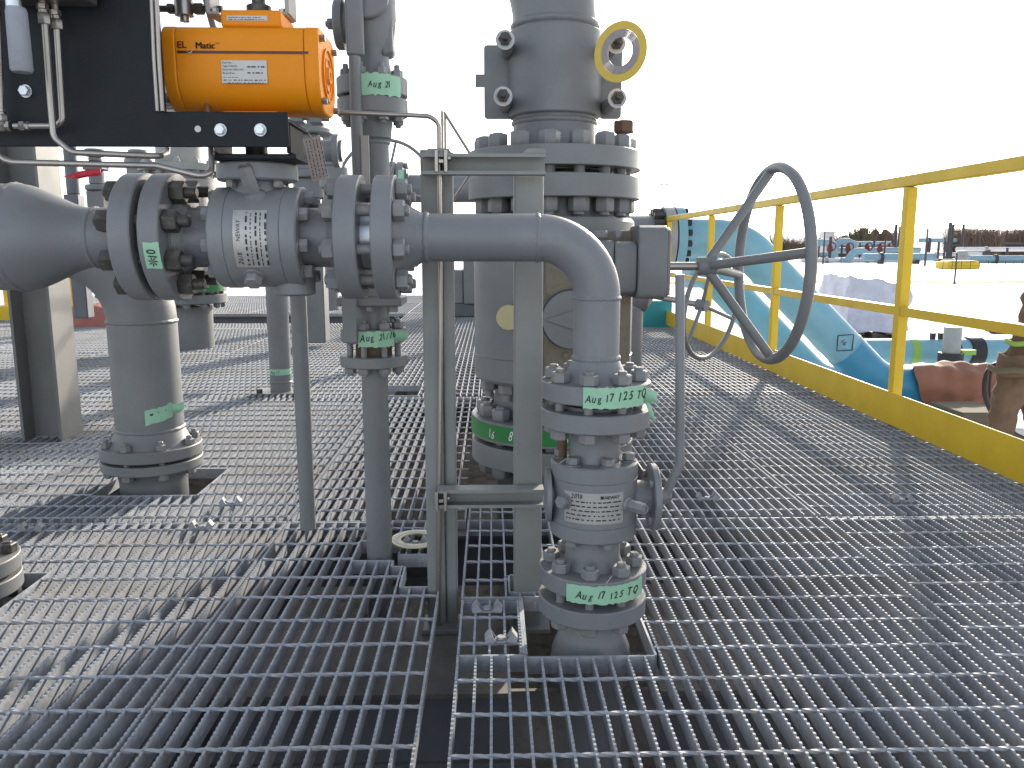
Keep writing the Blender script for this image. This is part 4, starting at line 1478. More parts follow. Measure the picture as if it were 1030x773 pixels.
for t_, u_, s_ in (('16', -.258, .042), ('8', -.172, .050), ('4', .02, .045), ('K', .075, .045)):
    hand(gbo, t_, s_, M['chalk'], gb, u_, l1b + .018, lift=.0016, width=.6, fat=.0)
# lower half of the joint goes down through the floor
lo = thing('pipe_riser', 'wide grey flanged pipe under the large upright valve passing through the floor', 'pipe', (BX, BY, -.3))
flange(lo, (BX, BY, l2t), -Z, .291, l2t - l2b, M['grey2'], seg=96, face=(.20, .004))
MB().lathe([(0, l2b), (.215, l2b), (.200, l2b - .06), (.200, -.49), (0, -.49)], 60, TB).build('pipe', M['grey2'], lo)
# upper pipe spool
up = thing('pipe_spool', 'wide grey pipe rising out of the top of the picture above the large valve', 'pipe', (BX, BY, 1.1))
flange(up, (BX, BY, u1b), Z, .296, u1t - u1b, M['grey2'], seg=96, face=(.20, .004))
RP = .150
zc0, zc1_ = bz(112, RP), bz(22, RP)
pts = [Vector((BX, BY, u1t - .002)), Vector((BX, BY, zc1_ + .02))]
for k in range(1, 13):
    a = PI / 2 * k / 12
    pts.append(Vector((BX - .45 * (1 - math.cos(a)), BY, zc1_ + .02 + .45 * math.sin(a))))
MB().tube(pts, RP - .008, 56).build('pipe', M['grey2'], up, smooth=60)
weld(up, (BX, BY, bz(118, RP)), Z, RP - .008, .010, M['grey2'])
weld(up, (BX, BY, zc1_ + .02), Z, RP - .006, .012, M['grey2'])
cl = MB().lathe([(RP - .009, zc0), (RP + .004, zc0), (RP + .008, zc0 + .004), (RP + .008, zc1_ - .004), (RP + .004, zc1_), (RP - .009, zc1_)], 72, TB)
clo = thing('pipe_clamp', 'grey clamp collar with two ear plates and white washered studs round the upper pipe', 'clamp', (BX, BY, zc0))
cl.build('collar', M['grey2'], clo)
def earplate(px0, px1, py0, py1):
    a_, b_ = at(px0, py1, BY), at(px1, py0, BY)
    w, h = b_.x - a_.x, b_.z - a_.z
    cx_, cz_ = (a_.x + b_.x) / 2, (a_.z + b_.z) / 2
    poly = [(cx_ + x, cz_ + z) for x, z in octo(w / 2, h / 2, .012, 4)]
    MB().prism(poly, -BY - .006, -BY + .006, Matrix(((1, 0, 0, 0), (0, 0, -1, 0), (0, 1, 0, 0), (0, 0, 0, 1)))).build('ear_plate', M['grey2'], clo)
earplate(487, 518, 46, 120)
earplate(603, 626, 48, 120)
for px_, py_, sg_ in ((508, 40, -1), (506, 97, -1), (620, 44, 1), (621, 99, 1)):
    c_ = at(px_, py_, BY - .19)
    MB().rod(c_ + Vector((0, .008, 0)), (c_.x - sg_ * .012, BY - .0065, c_.z + (.0 if py_ < 60 else 0)), .022, 20).build('standoff', M['grey2'], clo)
    MB().lathe([(0, 0), (.030, 0), (.030, .006), (0, .006)], 28, frame_z(c_ + Vector((0, .007, 0)), -Yx)).build('washer', M['sticker'], clo)
    MB().hexa(.036, .0065, .026, frame_z(c_ + Vector((0, .007, 0)), -Yx)).rod(c_ + Vector((0, -.018, 0)), c_ + Vector((0, -.055, 0)), .010, 14).build('stud_nut', M['darknut'], clo)
MB().box(at(478, 80, BY).x, at(487, 80, BY).x, BY - .004, BY + .004, at(480, 88, BY).z, at(480, 75, BY).z, ).build('tab', M['grey2'], clo)
# odd brown bolt standing on the upper flange at right
bb_ = at(628, 134, BY - .14)
hb2 = thing('hex_bolt', 'loose brown hex bolt standing on a nut at the right of the big upper flange', 'bolt', (bb_.x, BY - .14, u1t + .05))
MB().hexa(.062, u1t + .055, u1t + .095, Matrix.Translation((BX + .245 * math.cos(-.42), BY + .245 * math.sin(-.42), 0)), .2).build('bolt_head', M['rustnut'], hb2)
# gasket ring hanging from the upper right stud
c_ = at(624, 51, BY - .265)
rg_ = thing('gasket_ring', 'yellow rimmed spiral gasket ring hung on the upper right clamp stud', 'gasket', c_)
T_ = frame_z(c_ + Vector((0, 0, -.004)), Vector((-.62, -.86, 0.0)))
def ring(m, r0, r1, t, T, seg=56):
    return m.lathe([(r0, -t), (r1, -t), (r1, t), (r0, t), (r0, -t)], seg, T)
ring(MB(), .066, .090, .0016, T_).build('outer_ring', M['gasket_y'], rg_)
gw = MB()
for k in range(6):
    ring(gw, .0425 + k * .0039, .0460 + k * .0039, .0024 - .0003 * (k % 2), T_)
gw.build('winding', M['gasket_g'], rg_)
# gasket lying on the floor left of the frame
c_ = at(417, 547, 2.05)
c_ = Vector((at(419, 547, 2.08).x, 2.08, .012))
rg2 = thing('gasket_ring', 'pale yellow gasket ring lying on the grating behind the left frame post', 'gasket', c_)
T_ = frame_z(c_, Vector((.02, .03, 1)))
ring(MB(), .060, .068, .0018, T_).build('outer_ring', M['gasket_p'], rg2)
ring(MB(), .049, .0595, .0026, T_).build('winding', M['tagmetal'], rg2)
ring(MB(), .041, .0485, .0018, T_).build('inner_ring', M['gasket_p'], rg2)

# gear operator in front of the big valve
GYf = BY - RBg - .10
gr = thing('gear_operator', 'grey gear operator with long shaft and big four spoke handwheel', 'handwheel', (at(645, 264, GYf).x, GYf, .7))
a_, b_ = at(548, 392, GYf + .05), at(612, 232, GYf + .05)
MB().box(a_.x, at(634, 300, GYf + .05).x, GYf + .03, BY - .22, a_.z, b_.z).build('mounting_plate', M['dusty'], gr, bevel=.006)
ic = at(575, 322, GYf)
MB().lathe([(0, .0), (.088, .0), (.09, .003), (.09, .026), (0, .026)], 56, frame_z((ic.x, GYf + .029, ic.z), -Yx)).build('indicator_cover', M['grey2'], gr)
MB().lathe([(.090, 0), (.094, 0), (.094, .006), (.090, .006)], 56, frame_z((ic.x, GYf + .030, ic.z), -Yx)).build('cover_seal', M['darknut'], gr)
MB().prism([(ic.x - .085, ic.z), (ic.x + .05, ic.z + .045), (ic.x + .05, ic.z - .045)], -GYf - .002, -GYf + .0005 + .003, Matrix(((1, 0, 0, 0), (0, 0, -1, 0), (0, 1, 0, 0), (0, 0, 0, 1)))).build('pointer', M['grey2'], gr, bevel=.001)
for a in range(6):
    hexbolt(gr, (ic.x + .115 * math.cos(a * PI / 3 + .4), GYf + .03, ic.z + .115 * math.sin(a * PI / 3 + .4)), -Yx, .018, .01, M['dusty'], 'cover_bolt')
hexbolt(gr, (ic.x, GYf + .003, ic.z), -Yx, .02, .006, M['nut'], 'pointer_screw')
WY = GYf
zsft = at(690, 268, WY).z
hx0, hx1 = at(637, 260, WY).x, at(667, 260, WY).x
hzt_, hzb_ = at(650, 227, WY - .06).z, at(650, 301, WY - .06).z
hm = (hzt_ + hzb_) / 2
TXX = Matrix.Translation((0, WY, 0)) @ TX
hh = (hzt_ - hzb_) / 2
MB().prism([(y, hm + z) for y, z in octo(.095, hh, .03, 2)], hx0, hx1 - .006, TXX).build('gear_housing', M['grey2'], gr, bevel=.004)
MB().prism([(y, hm + z) for y, z in octo(.088, hh - .006, .03, 2)], hx1 - .0055, hx1 + .004, TXX).build('housing_cover', M['grey2'], gr, bevel=.002)
nk0, nk1 = at(650, 243, WY - .06).z, at(650, 297, WY - .06).z
MB().prism([(y, (nk0 + nk1) / 2 + z) for y, z in octo(.078, (nk0 - nk1) / 2, .03, 2)], at(615, 260, WY).x, hx0 - .001, TXX).build('housing_neck', M['grey2'], gr, bevel=.004)
MB().prism([(y, hm + z - .002) for y, z in octo(.068, hh * .62, .02, 2)], at(598, 260, WY).x, at(615, 260, WY).x - .001, TXX).build('housing_neck', M['grey2'], gr, bevel=.004)
for px_ in (602, 607, 622):
    hexbolt(gr, (at(px_, 230, WY - .04).x, WY - .03, at(px_, 238, WY - .03).z - .004), Z, .024, .022, M['nut'], 'housing_bolt')
xh = at(709, 268, WY).x
MB().rod((hx1 + .004, WY, zsft), (xh - .024, WY, zsft), .0125, 24).build('shaft', M['steel'], gr)
# wheel
xw_ = at(776, 266, WY).x
Rw = .292
wd = Vector((1, .04, 0)).normalized()
wc = Vector((xw_, WY + .005, zsft + .004))
wu = Vector((0, 0, 1))
wv = wd.cross(wu).normalized() * -1          # towards +Y
whl = MB().tube([wc + wu * Rw * math.sin(2 * PI * k / 72) + wv * Rw * math.cos(2 * PI * k / 72) for k in range(72)], .0165, 16, closed=True)
whl.build('wheel_rim', M['grey2'], gr, smooth=60)
hub = Vector((xh, WY, zsft))
T_ = frame_z(hub - X * .024, X)
MB().lathe([(0, 0), (.026, 0), (.028, .003), (.028, .040), (.030, .044), (.030, .056), (.022, .060), (0, .060)], 28, T_).build('wheel_hub', M['grey2'], gr)
for dg_ in (98, 188, 278, 8):
    a = math.radians(dg_)
    e = wc + wu * (Rw - .006) * math.sin(a) - wv * (Rw - .006) * math.cos(a)
    MB().tube([hub + (e - hub).normalized() * .012, e], .0145, 14).build('wheel_spoke', M['grey2'], gr, smooth=60)
# yellow round cap on the body
c_ = Vector((at(512, 319, BY - .25).x, BY - .262, at(512, 319, BY - .25).z))
MB().lathe([(0, 0), (.040, 0), (.040, .012), (0, .012)], 28, frame_z(c_, Vector((-.25, -1, 0)))).build('round_cap', M['gasket_p'], big)

# ============================================================ SMALL THINGS ON THE GRATING
def clip(px, py, label, Y=None, z=0.0, rot=0):
    # find where the ray meets the grating
    r = ray(px, py)
    t = -H / r[2]
    p = Vector((r[0] * t, r[1] * t, 0.001))
    t_ = thing('grating_clip', label, 'clip', p, 'saddle clips that hold the grating down')
    R_ = Matrix.Translation(p) @ Matrix.Rotation(rot, 4, 'Z')
    m = MB()
    for s_ in (-1, 1):
        # folded saddle wing standing over a bearing bar
        for y0, y1 in ((-.012, -.0095), (.0095, .012)):
            poly = [(s_ * .009, .002), (s_ * .031, .0), (s_ * .033, .010), (s_ * .022, .024), (s_ * .016, .012)]
            if s_ > 0:
                poly = poly[::-1]
            m.prism(poly, y0, y1, R_ @ Matrix.Rotation(PI / 2, 4, 'X') @ Matrix.Translation((0, 0, 0)))
        vs = [(s_ * .016, -.012, .012), (s_ * .022, -.012, .024), (s_ * .033, -.012, .010), (s_ * .016, .012, .012), (s_ * .022, .012, .024), (s_ * .033, .012, .010)]
        m.add(vs, [(0, 1, 4, 3), (1, 2, 5, 4)], R_)
    m.box(-.012, .012, -.012, .012, .001, .0035, R_)
    o = m.build('saddle', M['galv'], t_, smooth=0)
    MB().lathe([(0, .004), (.0085, .004), (.0095, .006), (.008, .009), (.004, .0095), (0, .008)], 16, Matrix.Translation(p)).build('screw', M['galv'], t_)
clip(490, 615, 'saddle clip on the small panel between the frame and the lower valve, farther of two')
clip(504, 645, 'saddle clip on the small panel just in front of the frame, nearer of two')
clip(711, 503, 'saddle clip on the grating right of the lower valve flange')
clip(907, 505, 'saddle clip far to the right on the grating near the kick plate')
clip(232, 508, 'bright saddle clip left of the slim stand foot', rot=.1)
clip(203, 532, 'bright saddle clip in front of the big left pipe')
clip(32, 534, 'saddle clip above the beige stub at the left edge')
clip(418, 548, 'saddle clip seen through the pale yellow ring')

# ============================================================ BACKGROUND ON THE PLATFORM
# tall riser behind the flanges at left
TYq = 6.45
tx = at(193, 345, TYq).x
tr = thing('pipe_riser', 'stout grey flanged riser with a green band behind the big left pipe', 'pipe', (tx, TYq, 0))
tz = lambda py, d=.2: at(193, py, TYq - d).z
Tt = Matrix.Translation((tx, TYq, 0))
MB().lathe([(0, -.45), (.17, -.45), (.17, tz(310)), (0, tz(310))], 40, Tt).build('pipe', M['grey2'], tr)
flange(tr, (tx, TYq, tz(307, .3)), Z, .285, tz(298, .3) - tz(307, .3), M['grey2'], face=(.2, .01))
flange(tr, (tx, TYq, tz(295, .3)), Z, .285, tz(285, .3) - tz(295, .3), M['grey2'], face=(.2, .01))
studs(tr, (tx, TYq, 0), Z, .245, 12, tz(307, .3), tz(285, .3), .05, M['nut'], 0, .01, .01)
gq = patch(tr, 'green_band', M['green'], cyl_fn((tx, TYq, 0), Z, .287, (0, -1, 0)), -.42, .42, tz(294, .3), tz(287, .3), 40, 1)
lettering(gq, 'H', .045, M['chalk'], cyl_fn((tx, TYq, 0), Z, .287, (0, -1, 0)), .10, tz(293, .3), lift=.002)
lettering(gq, '6', .045, M['chalk'], cyl_fn((tx, TYq, 0), Z, .287, (0, -1, 0)), .205, tz(293, .3), lift=.002)
MB().lathe([(0, tz(285)), (.2, tz(285)), (.2, tz(195)), (.26, tz(190)), (.26, tz(180)), (.23, tz(178)), (.23, tz(172)), (.30, tz(171)), (.30, tz(164)), (.17, tz(163)), (.165, tz(40)), (0, tz(40))], 44, Tt).build('valve_body', M['lightpaint'], tr)
studs(tr, (tx, TYq, 0), Z, .255, 12, tz(171), tz(164), .045, M['lightpaint'], 0, .01, .015)
for s_ in (-.1, .1):
    MB().box(tx + s_ - .03, tx + s_ + .03, TYq - .32, TYq - .30, tz(301, .3), tz(287, .3)).build('lug', M['lightpaint'], tr)
# left neighbour: small valve with a handwheel hub peeking above the flanges
def gear_stack(label, px, Y, rows, mat='grey2', nm='control_valve', cat='valve'):
    """stack of turned pieces at a far distance: rows (py_top, py_bottom, half width in px)"""
    x = at(px, rows[-1][1], Y).x
    t = thing(nm, label, cat, (x, Y, at(px, rows[-1][1], Y).z))
    for i, (a, b, w) in enumerate(rows):
        m = MB()
        ww = w * Y / 822
        za, zb_ = at(px, a, Y).z, at(px, b, Y).z
        if i % 3 == 2:
            m.box(x - ww, x + ww, Y - ww, Y + ww, zb_, za - .001)
            m.build('block', M[mat], t, bevel=.01)
        else:
            m.lathe([(0, zb_), (ww - .008, zb_), (ww, zb_ + .008), (ww, za - .009), (ww - .008, za - .001), (0, za - .001)], 28, Matrix.Translation((x, Y, 0)))
            m.build('turned_body', M[mat], t)
    return t
gear_stack('grey valve neck showing above the left flange pair', 107, 5.6, [(150, 158, 9), (158, 163, 6), (163, 172, 9), (172, 186, 7), (186, 192, 11), (192, 300, 8)])
gear_stack('light grey control valve stack behind the hanging metal tag', 318, 6.5, [(118, 130, 17), (130, 136, 24), (136, 172, 12), (172, 180, 22), (180, 200, 16), (200, 344, 12)], 'grey2')
gear_stack('grey instrument block behind the lever valve rod', 340, 5.6, [(146, 168, 10), (168, 190, 14), (190, 215, 9), (215, 290, 12)], 'grey2')
gear_stack('broad grey vessel neck far behind between tag and lever rod', 329, 8.2, [(136, 146, 13), (146, 176, 11), (176, 182, 17), (182, 190, 17), (190, 312, 12)], 'grey')
gear_stack('grey filter housing far behind the actuator left end', 150, 8.6, [(151, 160, 9), (160, 166, 13), (166, 190, 9), (190, 306, 11)], 'grey2')
m_ = thing('pipe', 'grey pipe branch running level behind the hanging metal tag', 'pipe', at(320, 152, 4.4))
MB().rod(at(296, 152, 4.4), at(345, 152, 4.4), .055, 28).build('pipe', M['grey2'], m_)
MB().rod(at(336, 152, 4.4), at(342, 152, 4.4), .085, 28).build('flange', M['grey2'], m_)
# small manifold on the control valve
for i, (px_, py_, w_) in enumerate(((300, 118, 11), (318, 119, 12))):
    t_ = thing('instrument_box', ('left' if i == 0 else 'right') + ' of two small grey instrument boxes just right of the orange actuator foot', 'box', at(px_, py_, 3.6))
    a_, b_ = at(px_ - w_ / 2, py_ + 6, 3.6), at(px_ + w_ / 2, py_ - 6, 3.6)
    MB().box(a_.x, b_.x, 3.57, 3.65, a_.z, b_.z).build('box', M['grey2'], t_, bevel=.005)
    MB().rod((b_.x, 3.61, (a_.z + b_.z) / 2), (b_.x + .03, 3.61, (a_.z + b_.z) / 2), .012, 12).build('gland', M['steel'], t_)
# hanging tag
p0 = at(305, 139, 1.9)
tgt = thing('metal_tag', 'stamped pale metal tag hanging tilted from a wire beside the actuator bracket', 'tag', p0)
ux = (at(322, 137, 1.9) - at(305, 140, 1.9)).normalized()
vx = (at(305, 140, 1.9) - at(314, 183, 1.9)).normalized()
vx = (vx - ux * vx.dot(ux)).normalized()
w_, h_ = (at(322, 137, 1.9) - at(305, 140, 1.9)).length, (at(305, 140, 1.9) - at(314, 183, 1.9)).length
fn = plane_fn(at(314, 183, 1.9), ux, vx)
tp_ = patch(tgt, 'plate', M['tagmetal'], fn, 0, w_, 0, h_, 2, 3, 0, .0012)
dashes(tp_, M['ink'], lambda u, v, L: fn(v, h_ - u, L), [(.006, h_ - .006, .005 + i * (w_ - .008) / 4, .0018) for i in range(5)], .002)
MB().tube([at(303, 131, 1.86), at(296, 131, 1.8), at(292, 133, 1.75)], .0012, 6).tube([fn(w_ / 2, h_ - .004, .002), at(308, 131, 1.88), at(303, 131, 1.86)], .0012, 6).build('wire', M['steel'], tgt)
st_ = thing('flat_bar', 'thin galvanised flat bar standing between the lever rod and the valve neck', 'bar', at(368, 185, 1.93))
a_, b_ = at(365.5, 205, 1.93), at(371.5, 137, 1.93)
MB().box(a_.x, b_.x, 1.92, 1.925, a_.z, b_.z).build('bar', M['plate'], st_, bevel=.001)

# centre background: pipe with flange, hand wheel, cabinet
PYc = 6.2
cp = thing('pipe', 'grey horizontal pipe with a taped flange behind the support frame', 'pipe', at(440, 190, PYc))
MB().rod(at(398, 190, PYc), at(486, 190, PYc), .100, 36).build('pipe', M['grey2'], cp)
for a_, b_ in ((393, 399), (400.5, 407)):
    MB().rod(at(a_, 186, PYc), at(b_, 186, PYc), .165, 36).build('flange', M['grey2'], cp)
MB().rod(at(407.2, 190, PYc), at(412, 190, PYc), .12, 30, ).build('hub', M['grey2'], cp)
T0_ = at(403, 186, PYc)
patch(cp, 'marking_tape', M['tape'], cyl_fn((0, PYc, T0_.z), X, .167, (0, -1, 0)), -.10, .09, at(400.5, 186, PYc - .16).x, at(406.5, 186, PYc - .16).x, 8, 1)
for k in range(10):
    a = 2 * PI * k / 10
    c_ = Vector((at(407, 186, PYc).x, PYc + .14 * math.cos(a), T0_.z + .14 * math.sin(a)))
    hexbolt(cp, c_, X, .035, .03, M['nut'], 'flange_bolt')
MB().rod((at(440, 190, PYc).x, PYc, at(440, 190, PYc).z - .09), (at(440, 190, PYc).x, PYc, -.03), .06, 20).build('support_leg', M['grey2'], cp)


def handwheel(label, c, axis, R, r, nsp, off, ph=0.3, mat='grey2', shaft=.2, base=None):
    c, axis = Vector(c), Vector(axis).normalized()
    t = thing('handwheel', label, 'handwheel', c)
    u = axis.orthogonal().normalized()
    w = axis.cross(u)
    MB().tube([c + u * R * math.cos(2 * PI * k / 48) + w * R * math.sin(2 * PI * k / 48) for k in range(48)], r, 10, closed=True).build('wheel_rim', M[mat], t, smooth=60)
    hb = c - axis * off
    MB().rod(hb - axis * .03, hb + axis * .03, r * 2.4, 16).build('wheel_hub', M[mat], t)
    MB().rod(hb - axis * shaft, hb - axis * .031, r * 1.3, 14).build('shaft', M['steel'], t)
    for k in range(nsp):
        a = 2 * PI * k / nsp + ph
        MB().tube([hb, c + (u * math.cos(a) + w * math.sin(a)) * R], r * .8, 8).build('wheel_spoke', M[mat], t, smooth=60)
    return t
handwheel('thin grey handwheel behind the support frame above the taped pipe', at(388, 190, 5.3), (0, -1, 0.05), .30, .011, 4, 0, .55)
handwheel('second grey handwheel seen behind the big wheel near the floor', at(716, 309, 4.4), (.72, -.69, -.12), .285, .0135, 3, .06, 1.2, shaft=.35)
c_ = at(716, 309, 4.4) - Vector((.72, -.69, -.12)).normalized() * .55
gb_ = thing('gear_operator', 'grey gearbox on a low valve hidden behind the large valve', 'valve', (c_.x, c_.y, 0))
MB().lathe([(0, 0), (.10, 0), (.12, .03), (.12, .22), (.06, .26), (0, .26)], 28, frame_z(c_ - Vector((.12, 0, 0)), X)).build('gear_housing', M['grey2'], gb_)
MB().rod((c_.x, c_.y, .0), (c_.x, c_.y, c_.z - .06), .09, 28).build('valve_body', M['grey2'], gb_)

cb = thing('skid_cabinet', 'dark blue grey steel cabinet on a base behind the support frame', 'cabinet', at(468, 318, 9.2))
a_, b_ = at(455, 319, 9.2), at(500, 232, 9.2)
MB().box(a_.x, b_.x, 9.2, 9.9, 0.002, at(470, 306, 9.2).z).build('base', M['beam'], cb, bevel=.01)
MB().box(a_.x + .13, b_.x, 9.16, 9.85, at(470, 306, 9.2).z + .002, b_.z).build('box', M['grey2'], cb, bevel=.01)
MB().box(a_.x, a_.x + .125, 9.22, 9.8, at(470, 306, 9.2).z + .002, at(470, 272, 9.2).z).build('side_box', M['grey'], cb, bevel=.01)
tb = thing('davit_frame', 'thin grey triangular rod frame behind the top of the left frame post', 'frame', at(446, 150, 3.0))
MB().rod(at(444.5, 112, 3.0), at(444.5, 205, 3.0), .0055, 10).build('upright', M['steel'], tb)
MB().rod(at(447.5, 114, 3.03), at(448.5, 205, 3.03), .0045, 10).build('upright', M['steel'], tb)
MB().rod(at(446.5, 113, 3.03), at(476, 160, 3.03), .0055, 10).build('brace', M['steel'], tb)
MB().rod(at(475, 172, 3.2), at(447, 214, 3.2), .006, 10).build('brace', M['steel'], tb)

# tangle of valves behind left
gear_stack('dark grey bollard like valve between the column and the left flanges', 85, 7.5, [(130, 150, 6), (150, 196, 6), (196, 320, 7)], 'beam')
rt = thing('red_tape', 'strip of red tape tied between the column and the riser', 'tape', at(88, 176, 5.2))
p_ = [at(64, 178, 5.2), at(78, 176.5, 5.2), at(90, 174, 5.2), at(101, 173, 5.2)]
m_ = MB()
for q in range(3):
    h0 = .006 if q == 0 else .022
    m_.add([p_[q] + Z * h0 * (0.3 if q == 0 else 1), p_[q] - Z * h0 * (0.3 if q == 0 else 1), p_[q + 1] - Z * .022, p_[q + 1] + Z * .018], [(0, 1, 2, 3)])
o_ = m_.build('strip', M['red'], rt)
o_.modifiers.new('t', 'SOLIDIFY').thickness = .004
rt2 = thing('red_tape', 'short twisted red tape left of the valve vent fitting', 'tape', at(232, 181, 2.6))
p_ = [at(223, 174, 2.6), at(231, 180, 2.6), at(240, 184, 2.6)]
m_ = MB().add([p_[0] + Z * .004, p_[0] - Z * .010, p_[1] - Z * .009, p_[1] + Z * .007, p_[2] - Z * .014, p_[2] + Z * .001], [(0, 1, 2, 3), (3, 2, 4, 5)])
o_ = m_.build('strip', M['red'], rt2)
o_.modifiers.new('t', 'SOLIDIFY').thickness = .003

# far left yellow rail and tarpaulin
fy = thing('guard_rail', 'yellow guard rail far back at the left beyond the columns', 'railing', at(80, 300, 9.0))
for px_ in (8, 27, 75, 84):
    a_ = at(px_, 300, 9.0)
    MB().box(a_.x - .03, a_.x + .03, 8.97, 9.03, .001, 1.03).build('post', M['yellow'], fy)
for z_ in (1.04, .52):
    MB().box(at(-30, 300, 9).x, at(90, 300, 9).x, 8.935, 8.965, z_ - .02, z_ + .025).build('rail', M['yellow'], fy)
MB().box(at(-30, 300, 9).x, at(90, 300, 9).x, 8.900, 8.912, .0, .15).build('kick_plate', M['yellow'], fy)
yb = thing('yellow_block', 'small yellow block on the far grating right of the green banded riser', 'block', at(236, 286, 9.6))
a_, b_ = at(229, 290, 9.6), at(244, 281, 9.6)
MB().box(a_.x, b_.x, 9.6, 9.75, a_.z, b_.z).build('block', M['yellow'], yb, bevel=.02)
def cloth(name, label, cat, c, sx, sy, h, mat, seed, n=22):
    random.seed(seed)
    t = thing(name, label, cat, c)
    ph = [random.uniform(0, 6) for _ in range(6)]
    vs, fs = [], []
    for i in range(n + 1):
        for j in range(n + 1):
            u, v = i / n * 2 - 1, j / n * 2 - 1
            e = max(0, 1 - max(abs(u), abs(v)) ** 5)
            z = h * e * (.72 + .18 * math.sin(4 * u + ph[0]) * math.cos(3 * v + ph[1]) + .10 * abs(math.sin(7 * u + 3 * v + ph[2])))
            vs.append((c[0] + sx * u * (1 + .06 * math.sin(5 * v + ph[3])), c[1] + sy * v * (1 + .05 * math.sin(6 * u + ph[4])), c[2] + z))
    for i in range(n):
        for j in range(n):
            a = i * (n + 1) + j
            fs.append((a, a + n + 1, a + n + 2, a + 1))
    MB().add(vs, fs).build('sheet', mat, t, smooth=50)
    return t
c_ = at(97, 312, 8.4)
cloth('tarpaulin', 'crumpled pinkish brown tarpaulin lying on the grating far back at the left', 'tarpaulin', (c_.x, 8.5, .0), .30, .35, .26, M['pink'], 3)

# ============================================================ BLUE PIPES AT RIGHT
KY = 8.6
def bluepipe(label, pts, r, fr, mat='blue', extra=None, nm='blue_pipe'):
    t = thing(nm, label, 'pipe', pts[len(pts) // 2])
    MB().tube(fillet(pts, fr, 12), r, 40).build('pipe', M[mat], t, smooth=60)
    return t
rB = .205
q0, q1 = at(685, 240, KY), at(743, 240, KY)
q1.z = q0.z
q2 = at(886, 389, KY)
gl = q2.z
t_ = bluepipe('thick sky blue pipe dropping diagonally behind the yellow rail', [q0, q1, q2, Vector((q2.x + 3.9, KY, gl))], rB, .60)
dirp = (q2 - q1).normalized()
weld(t_, q1 + (q2 - q1) * .74, dirp, rB, .012, M['blue'])
MB().tube(fillet([q1 + (q2 - q1) * .745, q2, Vector((q2.x + .55, KY, gl))], .60, 12), rB + .004, 40).build('elbow', M['blue2'], t_, smooth=60)
# flange faces
for a_, b_, m_ in ((676.5, 685, 'blue'),):
    MB().rod(at(a_, 240, KY), at(b_, 240, KY), .325, 56).build('flange', M[m_], t_)
xa = at(685, 240, KY).x
for k in range(16):
    a = 2 * PI * (k + .5) / 16
    hexbolt(t_, (xa, KY + .275 * math.cos(a), q0.z + .275 * math.sin(a)), X, .065, .05, M['rubber'], 'flange_nut')
dn = dirp.cross(Yx)
mf_ = plane_fn(q1 + (q2 - q1) * .66 - Yx * (rB + .004), dirp, dn)
gm = t_
for a, b in (((-.05, -.12), (.06, 0)), ((.06, 0), (-.05, .12)), ((-.05, .12), (-.16, 0)), ((-.16, 0), (-.05, -.12))):
    MB().tube([mf_(a[0] + .1, a[1], .004), mf_(b[0] + .1, b[1], .004)], .005, 6).build('ink_mark', M['ink'], t_)
lettering(t_, '16', .07, M['ink'], mf_, .0, -.03, lift=.006)
gv = thing('flanged_valve', 'light grey flanged valve end with dark nuts left of the blue pipe flange', 'valve', at(665, 240, KY))
MB().rod(at(665.5, 240, KY), at(675, 240, KY), .325, 56).build('flange', M['lightpaint'], gv)
MB().rod(at(610, 240, KY), at(665, 240, KY), .235, 44).build('body', M['grey2'], gv)
xa = at(665, 240, KY).x
for k in range(16):
    a = 2 * PI * (k + .5) / 16
    hexbolt(gv, (xa, KY + .275 * math.cos(a), q0.z + .275 * math.sin(a)), -X, .065, .11, M['darknut'], 'flange_nut')
MB().box(at(638, 300, KY).x, at(667, 300, KY).x, KY - .45, KY + .3, GZ, at(650, 303, KY - .45).z).build('pedestal', M['teal'], gv, bevel=.01)
tt = bluepipe('second sky blue pipe sloping down just left of and behind the thick one', [at(690, 272, 9.3), at(713, 272, 9.3), at(823, 385, 9.3), at(960, 385, 9.3)], .20, .5)
# horizontal blue pipe further back with coupling and vertical grey pipe
HY = 11.5
hz = at(900, 354, HY).z
hp = bluepipe('level blue pipe with black couplings behind the brown wrapped pipe', [Vector((at(868, 354, HY).x, HY, hz)), Vector((at(1100, 354, HY).x, HY, hz))], .185, .1)
for px_ in (953, 978):
    c_ = at(px_, 354, HY)
    MB().rod((c_.x - .10, HY, hz), (c_.x + .10, HY, hz), .21, 36).build('coupling', M['rubber'], hp)
patch(hp, 'green_tape', M['hivis'], cyl_fn((0, HY, hz), X, .188, (0, -1, 0)), -.26, .2, at(919, 354, HY - .18).x, at(927, 354, HY - .18).x, 10, 1)
for px_ in (938, 946):
    c_ = at(px_, 340, HY)
    MB().box(c_.x - .03, c_.x + .03, HY - .03, HY + .03, hz + .18, hz + .27).build('lug', M['rubber'], hp)
vp = thing('vertical_pipe', 'short weathered grey standpipe rising beside the level blue pipe', 'pipe', at(957, 350, 10.9))
c_ = at(957, 350, 10.9)
MB().rod((c_.x, 10.9, GZ), (c_.x, 10.9, at(957, 329, 10.9).z), .115, 24).build('pipe', M['lightpaint'], vp)
MB().rod((c_.x, 10.9, at(957, 366, 10.9).z), (c_.x, 10.9, at(957, 355, 10.9).z), .16, 24).build('coupling', M['rubber'], vp)
MB().box(c_.x + .12, c_.x + .32, 10.85, 10.95, at(957, 357, 10.9).z, at(957, 352, 10.9).z).build('green_lever', M['hivis'], vp)
